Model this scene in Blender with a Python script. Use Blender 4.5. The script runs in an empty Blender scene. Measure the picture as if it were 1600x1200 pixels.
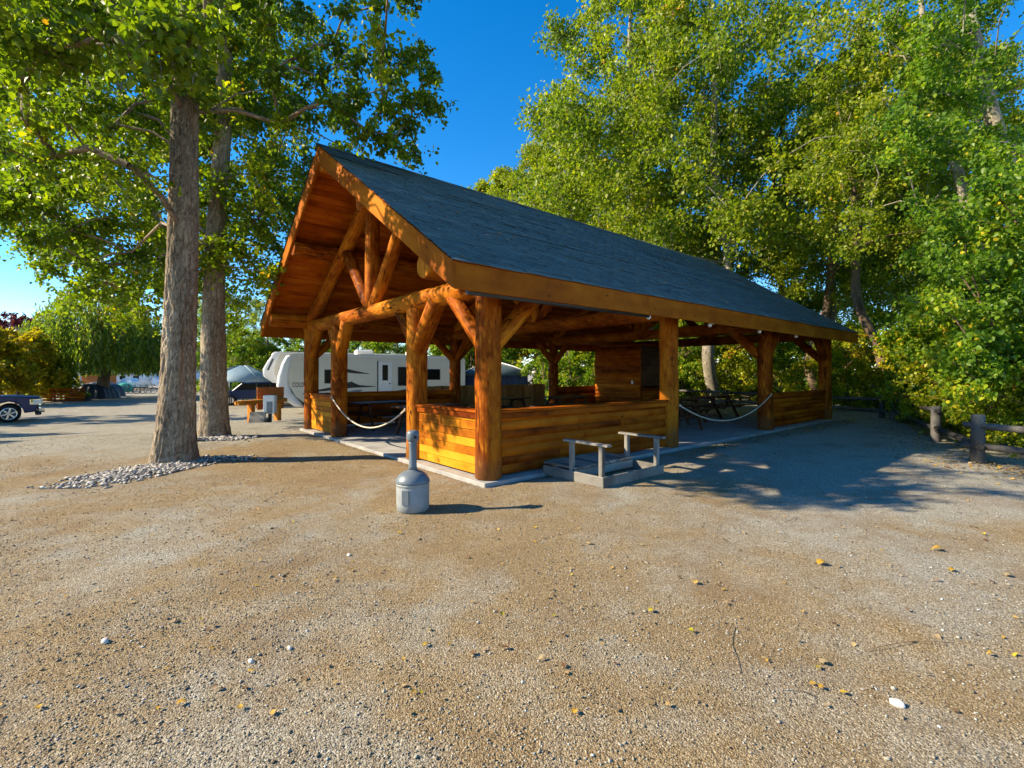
import bpy, math, random
import numpy as np
from mathutils import Vector, Matrix, noise as mnoise

# ------------------------------------------------------------------ camera, sky, sun, exposure
scene = bpy.context.scene
C = scene.collection
R = math.radians
CAM_H, FPX, HORIZ = 1.6, 741.0, 583.8          # eye height, focal length and horizon row of the 1600 px wide photograph
cam = bpy.data.cameras.new('camera'); camo = bpy.data.objects.new('camera', cam); C.objects.link(camo)
cam.sensor_width = 36; cam.lens = 36 * FPX / 1600; cam.shift_y = -(600 - HORIZ) / 1600
cam.clip_start = .05; cam.clip_end = 12000
camo.location = (0, 0, CAM_H); camo.rotation_euler = (R(90), 0, 0)
scene.camera = camo

SUN_EL, SUN_AZ = 32.0, 185.5                    # azimuth of the sun in the XY plane, degrees from +X (it stands to the left)
w = bpy.data.worlds.new('World'); scene.world = w; w.use_nodes = True
nt = w.node_tree
sky = nt.nodes.new('ShaderNodeTexSky'); sky.sky_type = 'NISHITA'; sky.sun_disc = False
sky.sun_elevation = R(SUN_EL); sky.sun_rotation = R(90 - SUN_AZ); sky.altitude = 400; sky.air_density = .85; sky.dust_density = .05; sky.ozone_density = 2.2
hs = nt.nodes.new('ShaderNodeHueSaturation'); hs.inputs['Saturation'].default_value = 1.40; hs.inputs['Value'].default_value = 1.0
nt.links.new(sky.outputs[0], hs.inputs['Color']); nt.links.new(hs.outputs[0], nt.nodes['Background'].inputs[0])
nt.nodes['Background'].inputs[1].default_value = .122
sl = bpy.data.lights.new('sun', 'SUN'); sl.energy = 5.0; sl.angle = R(.55); sl.color = (1, .84, .60)
so = bpy.data.objects.new('sun', sl); C.objects.link(so)
sd = Vector((math.cos(R(SUN_AZ)) * math.cos(R(SUN_EL)), math.sin(R(SUN_AZ)) * math.cos(R(SUN_EL)), math.sin(R(SUN_EL))))
so.rotation_euler = sd.to_track_quat('Z', 'Y').to_euler(); so.location = sd * 60
vs = scene.view_settings
vs.view_transform = 'Standard'; vs.look = 'None'; vs.gamma = 1; vs.use_curve_mapping = False; vs.exposure = 1.3
cy = scene.cycles; cy.max_bounces = 7; cy.diffuse_bounces = 3; cy.glossy_bounces = 2; cy.transmission_bounces = 4; cy.caustics_reflective = False; cy.caustics_refractive = False
cy.use_adaptive_sampling = True; cy.adaptive_threshold = .02

rng = np.random.default_rng(7); random.seed(7)

# ------------------------------------------------------------------ placing helpers
TH = R(39.78); E1 = np.array([math.cos(TH), math.sin(TH)]); E2 = np.array([-math.sin(TH), math.cos(TH)])
PA = np.array([-.354, 7.09])                    # the pavilion's near corner post
L1, L3, WID = 4.85, 14.54, 8.4
def sst(a, b, x):
    t = np.clip((x - a) / (b - a), 0, 1); return t * t * (3 - 2 * t)
def gz(x, y):                                   # the ground: level round the pavilion, half a metre lower towards the road on the left
    x = np.asarray(x, float); y = np.asarray(y, float)
    qx, qy = x - PA[0], y - PA[1]
    a = qx * E1[0] + qy * E1[1]; b = qx * E2[0] + qy * E2[1]
    d = np.hypot(np.maximum(np.maximum(-2 - a, a - 16.5), 0), np.maximum(np.maximum(-1.5 - b, b - 9.4), 0))
    return -.5 * sst(.5, 9, d) * sst(9, 17, y) * (1 - sst(0, 6, x - .35 * (y - 20) * (y > 20)))
def at(u, v, Y):                                # a point of the place seen at photograph pixel (u, v), Y metres away
    return Vector(((u - 800) / FPX * Y, Y, CAM_H + (HORIZ - v) / FPX * Y))
def gp(u, v):
    Y = FPX * CAM_H / (v - HORIZ)
    for _ in range(8):
        Y = FPX * (CAM_H - float(gz((u - 800) / FPX * Y, Y))) / (v - HORIZ)
    x = (u - 800) / FPX * Y
    return Vector((x, Y, float(gz(x, Y))))
def gxy(u, Y):
    x = (u - 800) / FPX * Y
    return Vector((x, Y, float(gz(x, Y))))

# ------------------------------------------------------------------ materials
def mat(name, rough=.7, spec=.3, metal=0, coat=0):
    m = bpy.data.materials.new(name); m.use_nodes = True
    b = m.node_tree.nodes['Principled BSDF']
    b.inputs['Roughness'].default_value = rough; b.inputs['Specular IOR Level'].default_value = spec; b.inputs['Metallic'].default_value = metal
    b.inputs['Coat Weight'].default_value = coat
    return m, m.node_tree, b
def n(t, kind, **kw):
    x = t.nodes.new('ShaderNode' + kind)
    for k, v in kw.items():
        if k[0] == '_': setattr(x, k[1:], v)
        else:
            s = x.inputs[k] if not k.startswith('i') or not k[1:].isdigit() else x.inputs[int(k[1:])]
            if hasattr(v, 'links') or isinstance(v, bpy.types.NodeSocket): t.links.new(v, s)
            else: s.default_value = v
    return x
def ramp(t, fac, stops, interp='LINEAR'):
    r = t.nodes.new('ShaderNodeValToRGB'); cr = r.color_ramp; cr.interpolation = interp
    while len(cr.elements) < len(stops): cr.elements.new(.5)
    for e, (p, c) in zip(cr.elements, stops): e.position = p; e.color = (*c, 1)
    t.links.new(fac, r.inputs[0]); return r.outputs[0]
def mixc(t, fac, a, b, blend='MIX'):
    x = t.nodes.new('ShaderNodeMix'); x.data_type = 'RGBA'; x.blend_type = blend
    for s, v in ((x.inputs[0], fac), (x.inputs[6], a), (x.inputs[7], b)):
        if isinstance(v, bpy.types.NodeSocket): t.links.new(v, s)
        elif isinstance(v, (int, float)): s.default_value = v
        else: s.default_value = (*v, 1)
    return x.outputs[2]
def bump(t, b, h, strength, dist):
    x = n(t, 'Bump', Strength=strength, Distance=dist, Height=h); t.links.new(x.outputs[0], b.inputs['Normal'])
def coords(t, which='Object', scale=(1, 1, 1)):
    c = n(t, 'TexCoord'); mp = n(t, 'Mapping', Vector=c.outputs[which], Scale=scale); return mp.outputs[0]
def plain(name, col, rough=.6, spec=.3, metal=0, var=.25, scale=6, coat=0, bmp=0):
    m, t, b = mat(name, rough, spec, metal, coat)
    nz = n(t, 'TexNoise', Vector=coords(t), Scale=scale, Detail=5, Roughness=.65)
    t.links.new(ramp(t, nz.outputs[0], [(.25, [c * (1 - var) for c in col]), (.75, [min(1, c * (1 + var)) for c in col])]), b.inputs['Base Color'])
    if bmp: bump(t, b, nz.outputs[0], bmp, .01)
    return m
def wood(name, dark, mid, light, rough=.6, spec=.06, knots=True, coat=0.0, grain=(38, 38, 1.6), objvar=.35, bmp=.35, peel=False):
    m, t, b = mat(name, rough, spec, 0, coat); b.inputs['Coat Roughness'].default_value = .3
    oi = n(t, 'ObjectInfo'); uv = n(t, 'TexCoord').outputs['UV']
    off = n(t, 'VectorMath', _operation='MULTIPLY_ADD', i0=oi.outputs['Random'], i1=(37., 91., 53.), i2=uv).outputs[0]
    mp = n(t, 'Mapping', Vector=off, Scale=(grain[0], grain[2], 1)).outputs[0]
    g = n(t, 'TexNoise', Vector=mp, Scale=1, Detail=6, Roughness=.7, Distortion=.6).outputs[0]
    big = n(t, 'TexNoise', Vector=n(t, 'Mapping', Vector=off, Scale=(3.5, .9, 1)).outputs[0], Scale=1, Detail=3).outputs[0]
    s = n(t, 'Math', _operation='MULTIPLY_ADD', i0=big, i1=.8, i2=-.4).outputs[0]
    s = n(t, 'Math', _operation='ADD', i0=g, i1=s).outputs[0]
    s = n(t, 'Math', _operation='MULTIPLY_ADD', i0=oi.outputs['Random'], i1=objvar, i2=s).outputs[0]
    s = n(t, 'Math', _operation='SUBTRACT', i0=s, i1=objvar / 2).outputs[0]
    col = ramp(t, s, [(.22, dark), (.5, mid), (.8, light)])
    if knots:
        vo = n(t, 'TexVoronoi', Vector=n(t, 'Mapping', Vector=off, Scale=(4.5, 1.7, 1)).outputs[0], Scale=1, Randomness=1).outputs['Distance']
        k = ramp(t, vo, [(.035, (1, 1, 1)), (.1, (0, 0, 0))])
        col = mixc(t, k, col, [c * .35 for c in dark])
    if peel:                                    # strips of pale sapwood and dark bast left by the draw knife
        p = n(t, 'TexNoise', Vector=n(t, 'Mapping', Vector=off, Scale=(26, 4.5, 1)).outputs[0], Scale=1, Detail=3, Roughness=.55).outputs[0]
        col = mixc(t, ramp(t, p, [(.55, (0, 0, 0)), (.68, (.75, .75, .75))]), col, light)
        col = mixc(t, ramp(t, p, [(.32, (.8, .8, .8)), (.42, (0, 0, 0))]), col, dark)
    if peel:
        ck = n(t, 'TexNoise', Vector=n(t, 'Mapping', Vector=off, Scale=(9, .55, 1)).outputs[0], Scale=1, Detail=2, Roughness=.4, Distortion=.5).outputs[0]
        ck = n(t, 'Math', _operation='ABSOLUTE', i0=n(t, 'Math', _operation='SUBTRACT', i0=ck, i1=.5).outputs[0]).outputs[0]
        gate = n(t, 'TexNoise', Vector=n(t, 'Mapping', Vector=off, Scale=(2.5, .8, 1)).outputs[0], Scale=1).outputs[0]
        line = n(t, 'Math', _operation='MULTIPLY', i0=ramp(t, ck, [(.004, (1, 1, 1)), (.012, (0, 0, 0))]), i1=ramp(t, gate, [(.5, (0, 0, 0)), (.56, (1, 1, 1))])).outputs[0]
        col = mixc(t, line, col, (.02, .006, .002))
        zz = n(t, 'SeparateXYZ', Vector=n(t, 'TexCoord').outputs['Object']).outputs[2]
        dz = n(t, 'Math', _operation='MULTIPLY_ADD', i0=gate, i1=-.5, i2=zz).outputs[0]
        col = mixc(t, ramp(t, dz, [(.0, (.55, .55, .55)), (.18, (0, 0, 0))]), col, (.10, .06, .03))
        g = n(t, 'Math', _operation='SUBTRACT', i0=g, i1=line).outputs[0]
    t.links.new(col, b.inputs['Base Color'])
    bump(t, b, g, bmp, .006)
    return m
MT = {}
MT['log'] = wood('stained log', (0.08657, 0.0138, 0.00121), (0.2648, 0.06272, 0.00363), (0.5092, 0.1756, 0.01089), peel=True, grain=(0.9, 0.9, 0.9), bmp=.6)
MT['board'] = wood('stained boards', (0.24, 0.06653, 0.0036), (0.5, 0.1806, 0.0081), (0.66, 0.2851, 0.018), grain=(0.9, 0.9, 0.9))
MT['siding'] = wood('log siding', (0.1128, 0.01804, 0.001237), (0.3087, 0.06955, 0.003094), (0.4988, 0.1416, 0.007425), grain=(0.9, 0.9, 0.9))
MT['fascia'] = wood('fascia', (0.1746, 0.04055, 0.00192), (0.3201, 0.09011, 0.00384), (0.4462, 0.1633, 0.00864), grain=(0.873, 0.792, 0.72), objvar=.1)
MT['soffit'] = wood('soffit boards', (0.1995, 0.0366, 0.0024), (0.399, 0.0915, 0.0048), (0.546, 0.1708, 0.0096), grain=(0.9, 0.9, 0.9), objvar=.22)
MT['grey'] = wood('weathered grey wood', (0.07875, 0.073, 0.0648), (0.1995, 0.187, 0.1638), (0.357, 0.33, 0.2835), rough=.85, spec=.15, coat=0, knots=False, grain=(0.9, 0.9, 0.9))
MT['oldlog'] = wood('old split rail', (0.03, 0.027, 0.024), (0.07875, 0.0735, 0.0675), (0.18, 0.1688, 0.15), rough=.9, spec=.1, coat=0, grain=(0.9, 0.9, 0.9), bmp=.9, knots=False)
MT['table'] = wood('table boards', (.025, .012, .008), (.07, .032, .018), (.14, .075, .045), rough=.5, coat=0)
MT['fencewood'] = wood('fence boards', (.16, .075, .02), (.30, .16, .05), (.42, .25, .09), coat=0, rough=.7)
MT['bench'] = wood('orange rail', (.35, .10, .01), (.55, .19, .02), (.7, .3, .05), coat=.05)
MT['concrete'] = plain('concrete', (0.306, 0.2975, 0.2805), .9, .15, var=.3, scale=2.2, bmp=.15)
MT['galv'] = plain('grey plastic', (.12, .145, .165), .38, .5, var=.12, scale=9)
MT['galv2'] = plain('grey plastic drum', (.25, .265, .262), .5, .4, var=.2, scale=7)
MT['black'] = plain('black', (.012, .012, .013), .6, .3)
MT['dark'] = plain('dark metal', (.035, .04, .045), .45, .5, metal=.3)
MT['white'] = plain('white paint', (.78, .78, .76), .4, .4, var=.06)
MT['cream'] = plain('cream panel', (.70, .67, .57), .35, .45, var=.05, scale=2)
MT['cap'] = plain('gelcoat white', (.78, .79, .8), .16, .6, var=.05, coat=.4)
MT['glass'] = plain('dark glass', (.006, .007, .008), .2, .12, var=.1)
MT['chrome'] = plain('chrome', (.72, .73, .74), .12, .5, metal=1, var=.08)
MT['blue'] = plain('navy car paint', (.005, .014, .085), .3, .3, var=.1, coat=.25)
MT['rubber'] = plain('tyre rubber', (.018, .018, .018), .85, .2)
MT['tarp'] = plain('dark tarp', (.018, .024, .045), .6, .35, var=.35, scale=3, bmp=.4)
MT['bluetarp'] = plain('blue canopy', (.17, .255, .31), .6, .3, var=.15, scale=3)
MT['navy'] = plain('navy curtain', (.035, .05, .10), .85, .15, var=.3, scale=5)
MT['gztop'] = plain('gazebo roof', (.06, .09, .11), .45, .4, var=.25)
MT['green'] = plain('green tarp', (.03, .33, .22), .6, .3)
MT['rope'] = plain('rope', (.5, .44, .34), .9, .1, var=.35, scale=60)
MT['stripe'] = plain('dark decal', (.04, .037, .035), .4, .4)
MT['greydecal'] = plain('grey decal', (.20, .22, .24), .4, .4)
MT['lamp'] = plain('lamp glass', (.8, .8, .78), .2, .5, var=.03)
MT['orange'] = plain('orange stain shed', (.40, .13, .03), .7, .2, var=.3)
MT['yellow'] = plain('yellow panel', (.75, .5, .05), .6, .2)
MT['ltblue'] = plain('pale blue paint', (.42, .55, .68), .5, .3)
MT['hill'] = plain('haze tinted forested hill', (.035, .065, .10), .95, .05, var=.5, scale=.012)  # blue of the distance haze is mixed into the forest colour
MT['carton'] = plain('beige head rest', (.4, .3, .2), .7, .2)

def bark(name, c0, c1, c2, rust=None, scale=9, stretch=.22, bmp=1.0):
    m, t, b = mat(name, .95, .1)
    uv = n(t, 'TexCoord').outputs['UV']
    v = n(t, 'Mapping', Vector=uv, Scale=(scale, scale * stretch, 1)).outputs[0]
    a = n(t, 'TexNoise', Vector=v, Scale=1, Detail=8, Roughness=.72, Distortion=1.2).outputs[0]
    a2 = n(t, 'TexNoise', Vector=n(t, 'Mapping', Vector=uv, Scale=(1.6, .6, 1)).outputs[0], Scale=1, Detail=4).outputs[0]
    s = n(t, 'Math', _operation='MULTIPLY_ADD', i0=a2, i1=.5, i2=-.25).outputs[0]
    s = n(t, 'Math', _operation='ADD', i0=a, i1=s).outputs[0]
    col = ramp(t, s, [(.3, c0), (.5, c1), (.72, c2)])
    if rust:
        g = n(t, 'SeparateXYZ', Vector=uv)
        mk = n(t, 'TexNoise', Vector=n(t, 'Mapping', Vector=uv, Scale=(3, .35, 1)).outputs[0], Scale=1, Detail=4).outputs[0]
        col = mixc(t, ramp(t, mk, [(.60, (0, 0, 0)), (.68, (.7, .7, .7))]), col, rust)
    t.links.new(col, b.inputs['Base Color']); bump(t, b, a, bmp, .03)
    return m
MT['bark'] = bark('cottonwood bark', (0.06784, 0.05009, 0.03378), (0.2638, 0.2049, 0.1408), (0.5578, 0.4706, 0.345), rust=(0.3015, 0.1366, 0.0563), scale=16, stretch=.42, bmp=1.0)
MT['bark2'] = bark('pale bark', (.075, .065, .05), (.24, .215, .165), (.44, .41, .34), scale=9, stretch=.9, bmp=.5)
MT['bark3'] = bark('brown bark', (.04, .03, .02), (.15, .105, .07), (.28, .2, .14), scale=10, stretch=.25)
MT['twig'] = plain('twig', (.17, .12, .075), .9, .1)

def foliage(name, stops, trans=.55, rough=.42):
    m, t, b = mat(name, rough, .3)
    at_ = n(t, 'Attribute', _attribute_name='tint').outputs['Fac']
    col = ramp(t, at_, stops)
    t.links.new(col, b.inputs['Base Color'])
    tr = n(t, 'BsdfTranslucent'); t.links.new(mixc(t, 1.0, col, (1.0, 1.15, .45), 'MULTIPLY'), tr.inputs['Color'])
    mx = n(t, 'MixShader', Fac=trans); t.links.new(b.outputs[0], mx.inputs[1]); t.links.new(tr.outputs[0], mx.inputs[2])
    t.links.new(mx.outputs[0], t.nodes['Material Output'].inputs['Surface'])
    return m
MT['leaf'] = foliage('cottonwood leaves', [(0, (0.06435, 0.1171, 0.0104)), (.4, (0.1645, 0.2343, 0.0104)), (.75, (0.3146, 0.3652, 0.013)), (.95, (0.5434, 0.4272, 0.0182)), (1, (0.6006, 0.3032, 0.026))])
MT['leafb'] = foliage('poplar leaves', [(0, (0.078, 0.1346, 0.01521)), (.4, (0.2184, 0.284, 0.01521)), (.8, (0.39, 0.4036, 0.02028)), (.96, (0.5928, 0.4485, 0.02704)), (1, (0.702, 0.299, 0.0507))])
MT['leafg'] = foliage('green leaves', [(0, (0.05265, 0.1271, 0.0156)), (.5, (0.1492, 0.2616, 0.01716)), (.85, (0.3335, 0.4186, 0.01872)), (1, (0.6669, 0.5083, 0.0312))])
MT['leafy'] = foliage('yellowing leaves', [(0, (0.1183, 0.1774, 0.01183)), (.4, (0.3252, 0.3696, 0.01478)), (.8, (0.5618, 0.5027, 0.0207)), (.93, (0.7392, 0.5027, 0.02957)), (1, (0.6209, 0.1922, 0.02957))])
MT['leafr'] = foliage('purple leaves', [(0, (.06, .008, .02)), (.6, (.16, .02, .045)), (1, (.26, .05, .05))])
MT['leafgold'] = foliage('golden leaves', [(0, (.2, .18, .01)), (.5, (.5, .37, .012)), (1, (.72, .5, .02))])
MT['willow'] = foliage('willow leaves', [(0, (0.08, 0.145, 0.0216)), (.6, (0.24, 0.3045, 0.036)), (1, (0.576, 0.551, 0.036))])
MT['fallen'] = foliage('fallen leaves', [(0, (0.1088, 0.0476, 0.0228)), (.3, (0.2312, 0.1632, 0.0912)), (.6, (0.374, 0.2856, 0.152)), (.85, (0.4216, 0.2448, 0.0228)), (1, (0.408, 0.34, 0.0304))], trans=.12, rough=.6)
MT['grass'] = foliage('weeds', [(0, (.06, .12, .01)), (1, (.22, .24, .03))], trans=.3)

# ground: gravel over brown litter, every colour a stain with its own outline
def ground_mat():
    m, t, b = mat('gravel ground', .93, .12)
    P = n(t, 'TexCoord').outputs['Object']
    v1 = n(t, 'TexVoronoi', Vector=P, Scale=105, Randomness=1)
    v2 = n(t, 'TexVoronoi', Vector=P, Scale=240, Randomness=1)
    sc = n(t, 'SeparateColor', Color=v1.outputs['Color']).outputs[0]
    sc2 = n(t, 'SeparateColor', Color=v2.outputs['Color']).outputs[1]
    mixv = n(t, 'Math', _operation='MULTIPLY_ADD', i0=sc2, i1=.6, i2=n(t, 'Math', _operation='MULTIPLY', i0=sc, i1=.4).outputs[0]).outputs[0]
    grey = ramp(t, mixv, [(.1, (0.09436, 0.08576, 0.06694)), (.45, (0.2433, 0.2251, 0.1786)), (.75, (0.3773, 0.3592, 0.2957)), (.97, (0.5957, 0.6003, 0.5356))])
    brown = ramp(t, mixv, [(.1, (0.09191, 0.06251, 0.03029)), (.5, (0.2297, 0.1644, 0.08537)), (.85, (0.3676, 0.2894, 0.1721)), (1, (0.5515, 0.4978, 0.3718))])
    big = n(t, 'TexNoise', Vector=P, Scale=.33, Detail=6, Roughness=.62, Distortion=.4).outputs[0]
    mid = n(t, 'TexNoise', Vector=P, Scale=2.3, Detail=5, Roughness=.65).outputs[0]
    mk = n(t, 'Math', _operation='MULTIPLY_ADD', i0=mid, i1=.45, i2=big).outputs[0]
    sx = n(t, 'SeparateXYZ', Vector=P)
    far = n(t, 'MapRange', Value=n(t, 'Math', _operation='MULTIPLY_ADD', i0=sx.outputs[0], i1=-.55, i2=sx.outputs[1]).outputs[0], i1=13, i2=17, i3=0, i4=.35).outputs[0]   # the road: cleaner grey gravel
    mk = n(t, 'Math', _operation='SUBTRACT', i0=mk, i1=far).outputs[0]
    # the lane to the right of the pavilion: grey crushed stone
    lane = n(t, 'MapRange', Value=sx.outputs[0], i1=2.6, i2=4.5, i3=0, i4=.30).outputs[0]
    lane2 = n(t, 'MapRange', Value=sx.outputs[1], i1=4.6, i2=6.2, i3=0, i4=1).outputs[0]
    mk = n(t, 'Math', _operation='SUBTRACT', i0=mk, i1=n(t, 'Math', _operation='MULTIPLY', i0=lane, i1=lane2).outputs[0]).outputs[0]
    col = mixc(t, ramp(t, mk, [(.56, (0, 0, 0)), (.76, (1, 1, 1))]), grey, brown)
    st = n(t, 'TexNoise', Vector=P, Scale=.9, Detail=7, Roughness=.7).outputs[0]
    col = mixc(t, ramp(t, st, [(.50, (0, 0, 0)), (.68, (.55, .55, .55))]), col, (.16, .10, .05), 'MIX')
    t.links.new(col, b.inputs['Base Color'])
    h = n(t, 'Math', _operation='MULTIPLY_ADD', i0=v1.outputs['Distance'], i1=-1.0, i2=n(t, 'Math', _operation='MULTIPLY', i0=v2.outputs['Distance'], i1=-.5).outputs[0]).outputs[0]
    h = n(t, 'Math', _operation='MULTIPLY_ADD', i0=mid, i1=1.5, i2=h).outputs[0]
    bump(t, b, h, .8, .008)
    return m
MT['ground'] = ground_mat()
def stone_mat(name, stops):
    m, t, b = mat(name, .85, .2)
    a = n(t, 'Attribute', _attribute_name='tint').outputs['Fac']
    c = ramp(t, a, stops)
    nz = n(t, 'TexNoise', Vector=n(t, 'TexCoord').outputs['Object'], Scale=180, Detail=3).outputs[0]
    t.links.new(mixc(t, .35, c, ramp(t, nz, [(.3, (.25, .25, .25)), (.7, (1, 1, 1))]), 'MULTIPLY'), b.inputs['Base Color'])
    return m
MT['stones'] = stone_mat('gravel stones', [(0, (0.07949, 0.06697, 0.04778)), (.25, (0.2197, 0.1751, 0.1137)), (.55, (0.2992, 0.2627, 0.1933)), (.8, (0.374, 0.3606, 0.3071)), (.97, (0.5143, 0.5359, 0.5232)), (1, (0.6545, 0.6903, 0.6825))])
MT['cobble'] = stone_mat('river stones', [(0, (0.1487, 0.1328, 0.1169)), (.35, (0.3187, 0.2975, 0.2656)), (.7, (0.4781, 0.4569, 0.4144)), (1, (0.7012, 0.6694, 0.6056))])
def shingle_mat():
    m, t, b = mat('asphalt shingles', .8, .25)
    a = n(t, 'Attribute', _attribute_name='tint').outputs['Fac']
    c = ramp(t, a, [(0, (0.0406, 0.0783, 0.0899)), (.5, (0.0754, 0.1363, 0.1508)), (.85, (0.1377, 0.2059, 0.2175)), (1, (0.232, 0.2828, 0.2828))])
    g = n(t, 'TexNoise', Vector=n(t, 'TexCoord').outputs['Object'], Scale=260, Detail=2).outputs[0]
    t.links.new(mixc(t, .5, c, ramp(t, g, [(.3, (.35, .35, .35)), (.7, (1, 1, 1))]), 'MULTIPLY'), b.inputs['Base Color'])
    bump(t, b, g, .25, .003); return m
MT['shingle'] = shingle_mat()

# ------------------------------------------------------------------ mesh helpers
def tag(o, label=None, cat=None, group=None, kind=None):
    if label: o['label'] = label
    if cat: o['category'] = cat
    if group: o['group'] = group
    if kind: o['kind'] = kind
    return o
def empty(name, loc, rz=0, parent=None):
    o = bpy.data.objects.new(name, None); C.objects.link(o); o.location = loc; o.rotation_euler = (0, 0, rz); o.empty_display_size = .2
    if parent: o.parent = parent
    return o
def link(name, me, parent=None, loc=None, rot=None):
    o = bpy.data.objects.new(name, me); C.objects.link(o)
    if parent: o.parent = parent
    if loc is not None: o.location = loc
    if rot is not None: o.rotation_euler = rot
    return o
def np_mesh(name, V, F, m, tint=None, smooth=False):
    """V (n,3), F (k,3|4) numpy arrays"""
    me = bpy.data.meshes.new(name); V = np.asarray(V, np.float32); F = np.asarray(F, np.int32)
    k, s = F.shape
    me.vertices.add(len(V)); me.vertices.foreach_set('co', V.ravel())
    me.loops.add(k * s); me.loops.foreach_set('vertex_index', F.ravel())
    me.polygons.add(k); me.polygons.foreach_set('loop_start', np.arange(0, k * s, s, dtype=np.int32))
    if smooth: me.polygons.foreach_set('use_smooth', np.ones(k, bool))
    if tint is not None:
        a = me.attributes.new('tint', 'FLOAT', 'POINT'); a.data.foreach_set('value', np.asarray(tint, np.float32))
    me.materials.append(MT[m]); me.update(calc_edges=True); me.validate()
    return me
class MB:
    def __init__(s): s.v, s.f, s.uv, s.sm = [], [], [], []
    def face(s, idx, uvs, sm=False): s.f.append(tuple(idx)); s.uv.append(uvs); s.sm.append(sm)
    def box(s, c, d, rot=None, bev=0.0):
        """box of size d about c, edges chamfered by bev; rot a 3x3"""
        c = Vector(c); hx, hy, hz = d[0] / 2, d[1] / 2, d[2] / 2; ax = max(range(3), key=lambda i: d[i])
        bev = min(bev, min(hx, hy, hz) * .8)
        def put(p):
            q = Vector(p)
            s.v.append(tuple((rot @ q if rot else q) + c)); return len(s.v) - 1
        def uvof(p, nax):
            o = [i for i in range(3) if i != nax]
            if ax in o:
                o.remove(ax); return (p[o[0]] + .37 * nax, p[ax])
            return (p[o[0]], p[o[1]] * .1)
        H = (hx, hy, hz)
        if bev <= 0:
            P = [(x, y, z) for x in (-hx, hx) for y in (-hy, hy) for z in (-hz, hz)]; I = [put(p) for p in P]
            for q, na in (((0, 1, 3, 2), 0), ((4, 6, 7, 5), 0), ((0, 4, 5, 1), 1), ((2, 3, 7, 6), 1), ((0, 2, 6, 4), 2), ((1, 5, 7, 3), 2)):
                s.face([I[i] for i in q], [uvof(P[i], na) for i in q])
            return
        idx, pos = {}, {}
        for sx in (-1, 1):
            for sy in (-1, 1):
                for sz in (-1, 1):
                    for na in range(3):
                        p = [sx * (hx - bev), sy * (hy - bev), sz * (hz - bev)]; p[na] = (sx, sy, sz)[na] * H[na]
                        idx[sx, sy, sz, na] = put(p); pos[sx, sy, sz, na] = p
        def F(keys, na):
            s.face([idx[k] for k in keys], [uvof(pos[k], na) for k in keys])
        for sg in (-1, 1):
            o = ((-1, -1), (1, -1), (1, 1), (-1, 1)); o = o if sg > 0 else o[::-1]
            F([(sg, a, b, 0) for a, b in o], 0); F([(b, sg, a, 1) for a, b in o], 1); F([(a, b, sg, 2) for a, b in o], 2)
        for sa in (-1, 1):
            for sb in (-1, 1):
                for (i, j, k) in ((0, 1, 2), (1, 2, 0), (2, 0, 1)):
                    def key(sk, na):
                        q = [0, 0, 0]; q[i] = sa; q[j] = sb; q[k] = sk; return (*q, na)
                    ks = [key(-1, i), key(-1, j), key(1, j), key(1, i)]
                    F(ks if sa * sb > 0 else ks[::-1], i)
        for sx in (-1, 1):
            for sy in (-1, 1):
                for sz in (-1, 1):
                    ks = [(sx, sy, sz, 0), (sx, sy, sz, 1), (sx, sy, sz, 2)]
                    F(ks if sx * sy * sz > 0 else ks[::-1], 0)
    def tube(s, pts, rad, seg=14, caps=True, wob=0.0, lump=0.0, seed=0.0, sq=None):
        pts = [Vector(p) for p in pts]; k = len(pts)
        rad = rad if hasattr(rad, '__len__') else [rad] * k
        t0 = (pts[1] - pts[0]).normalized()
        up = Vector((0, 0, 1)) if abs(t0.z) < .9 else Vector((1, 0, 0))
        X = t0.cross(up).normalized(); base = len(s.v); L = 0
        UV = []
        for i, p in enumerate(pts):
            t = (pts[min(i + 1, k - 1)] - pts[max(i - 1, 0)]).normalized()
            X = (X - t * X.dot(t)).normalized(); Y = t.cross(X)
            if i: L += (p - pts[i - 1]).length
            for j in range(seg):
                a = 2 * math.pi * j / seg; r = rad[i]
                if lump: r *= 1 + lump * mnoise.noise(Vector((math.cos(a) * 1.3 + seed, math.sin(a) * 1.3 + seed * .7, L * 1.6)))
                s.v.append(tuple(p + X * (math.cos(a) * r) + Y * (math.sin(a) * r)))
            UV.append(L)
        rr = max(rad)
        for i in range(k - 1):
            for j in range(seg):
                j2 = (j + 1) % seg
                u0, u1 = 2 * math.pi * rr * j / seg, 2 * math.pi * rr * (j + 1) / seg
                s.face([base + i * seg + j, base + i * seg + j2, base + (i + 1) * seg + j2, base + (i + 1) * seg + j],
                       [(u0, UV[i]), (u1, UV[i]), (u1, UV[i + 1]), (u0, UV[i + 1])], True)
        if caps:
            for i, rev in ((0, True), (k - 1, False)):
                q = [base + i * seg + j for j in range(seg)]
                uvq = [(rr * math.cos(2 * math.pi * j / seg), .12 * rr * math.sin(2 * math.pi * j / seg)) for j in range(seg)]
                s.face(q[::-1] if rev else q, uvq[::-1] if rev else uvq)
    def log(s, p, q, r, seg=16, seed=0.0, taper=.04, step=.35):
        p, q = Vector(p), Vector(q); k = max(3, int((q - p).length / step) + 1)
        d = (q - p).normalized(); side = d.cross(Vector((0, 0, 1)) if abs(d.z) < .9 else Vector((1, 0, 0))).normalized()
        pts, rad = [], []
        for i in range(k):
            t = i / (k - 1)
            pts.append(p.lerp(q, t) + side * (.03 * r * 2 * mnoise.noise(Vector((seed * 3.1, t * 3, 0)))))
            rad.append(r * (1 + taper * (.5 - t) + .045 * mnoise.noise(Vector((seed, t * 6, 5)))))
        # rounded arris at both ends
        e = min(.02, r * .2)
        pts = [pts[0], pts[0] + d * e] + pts[1:-1] + [pts[-1] - d * e, pts[-1]]
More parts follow.
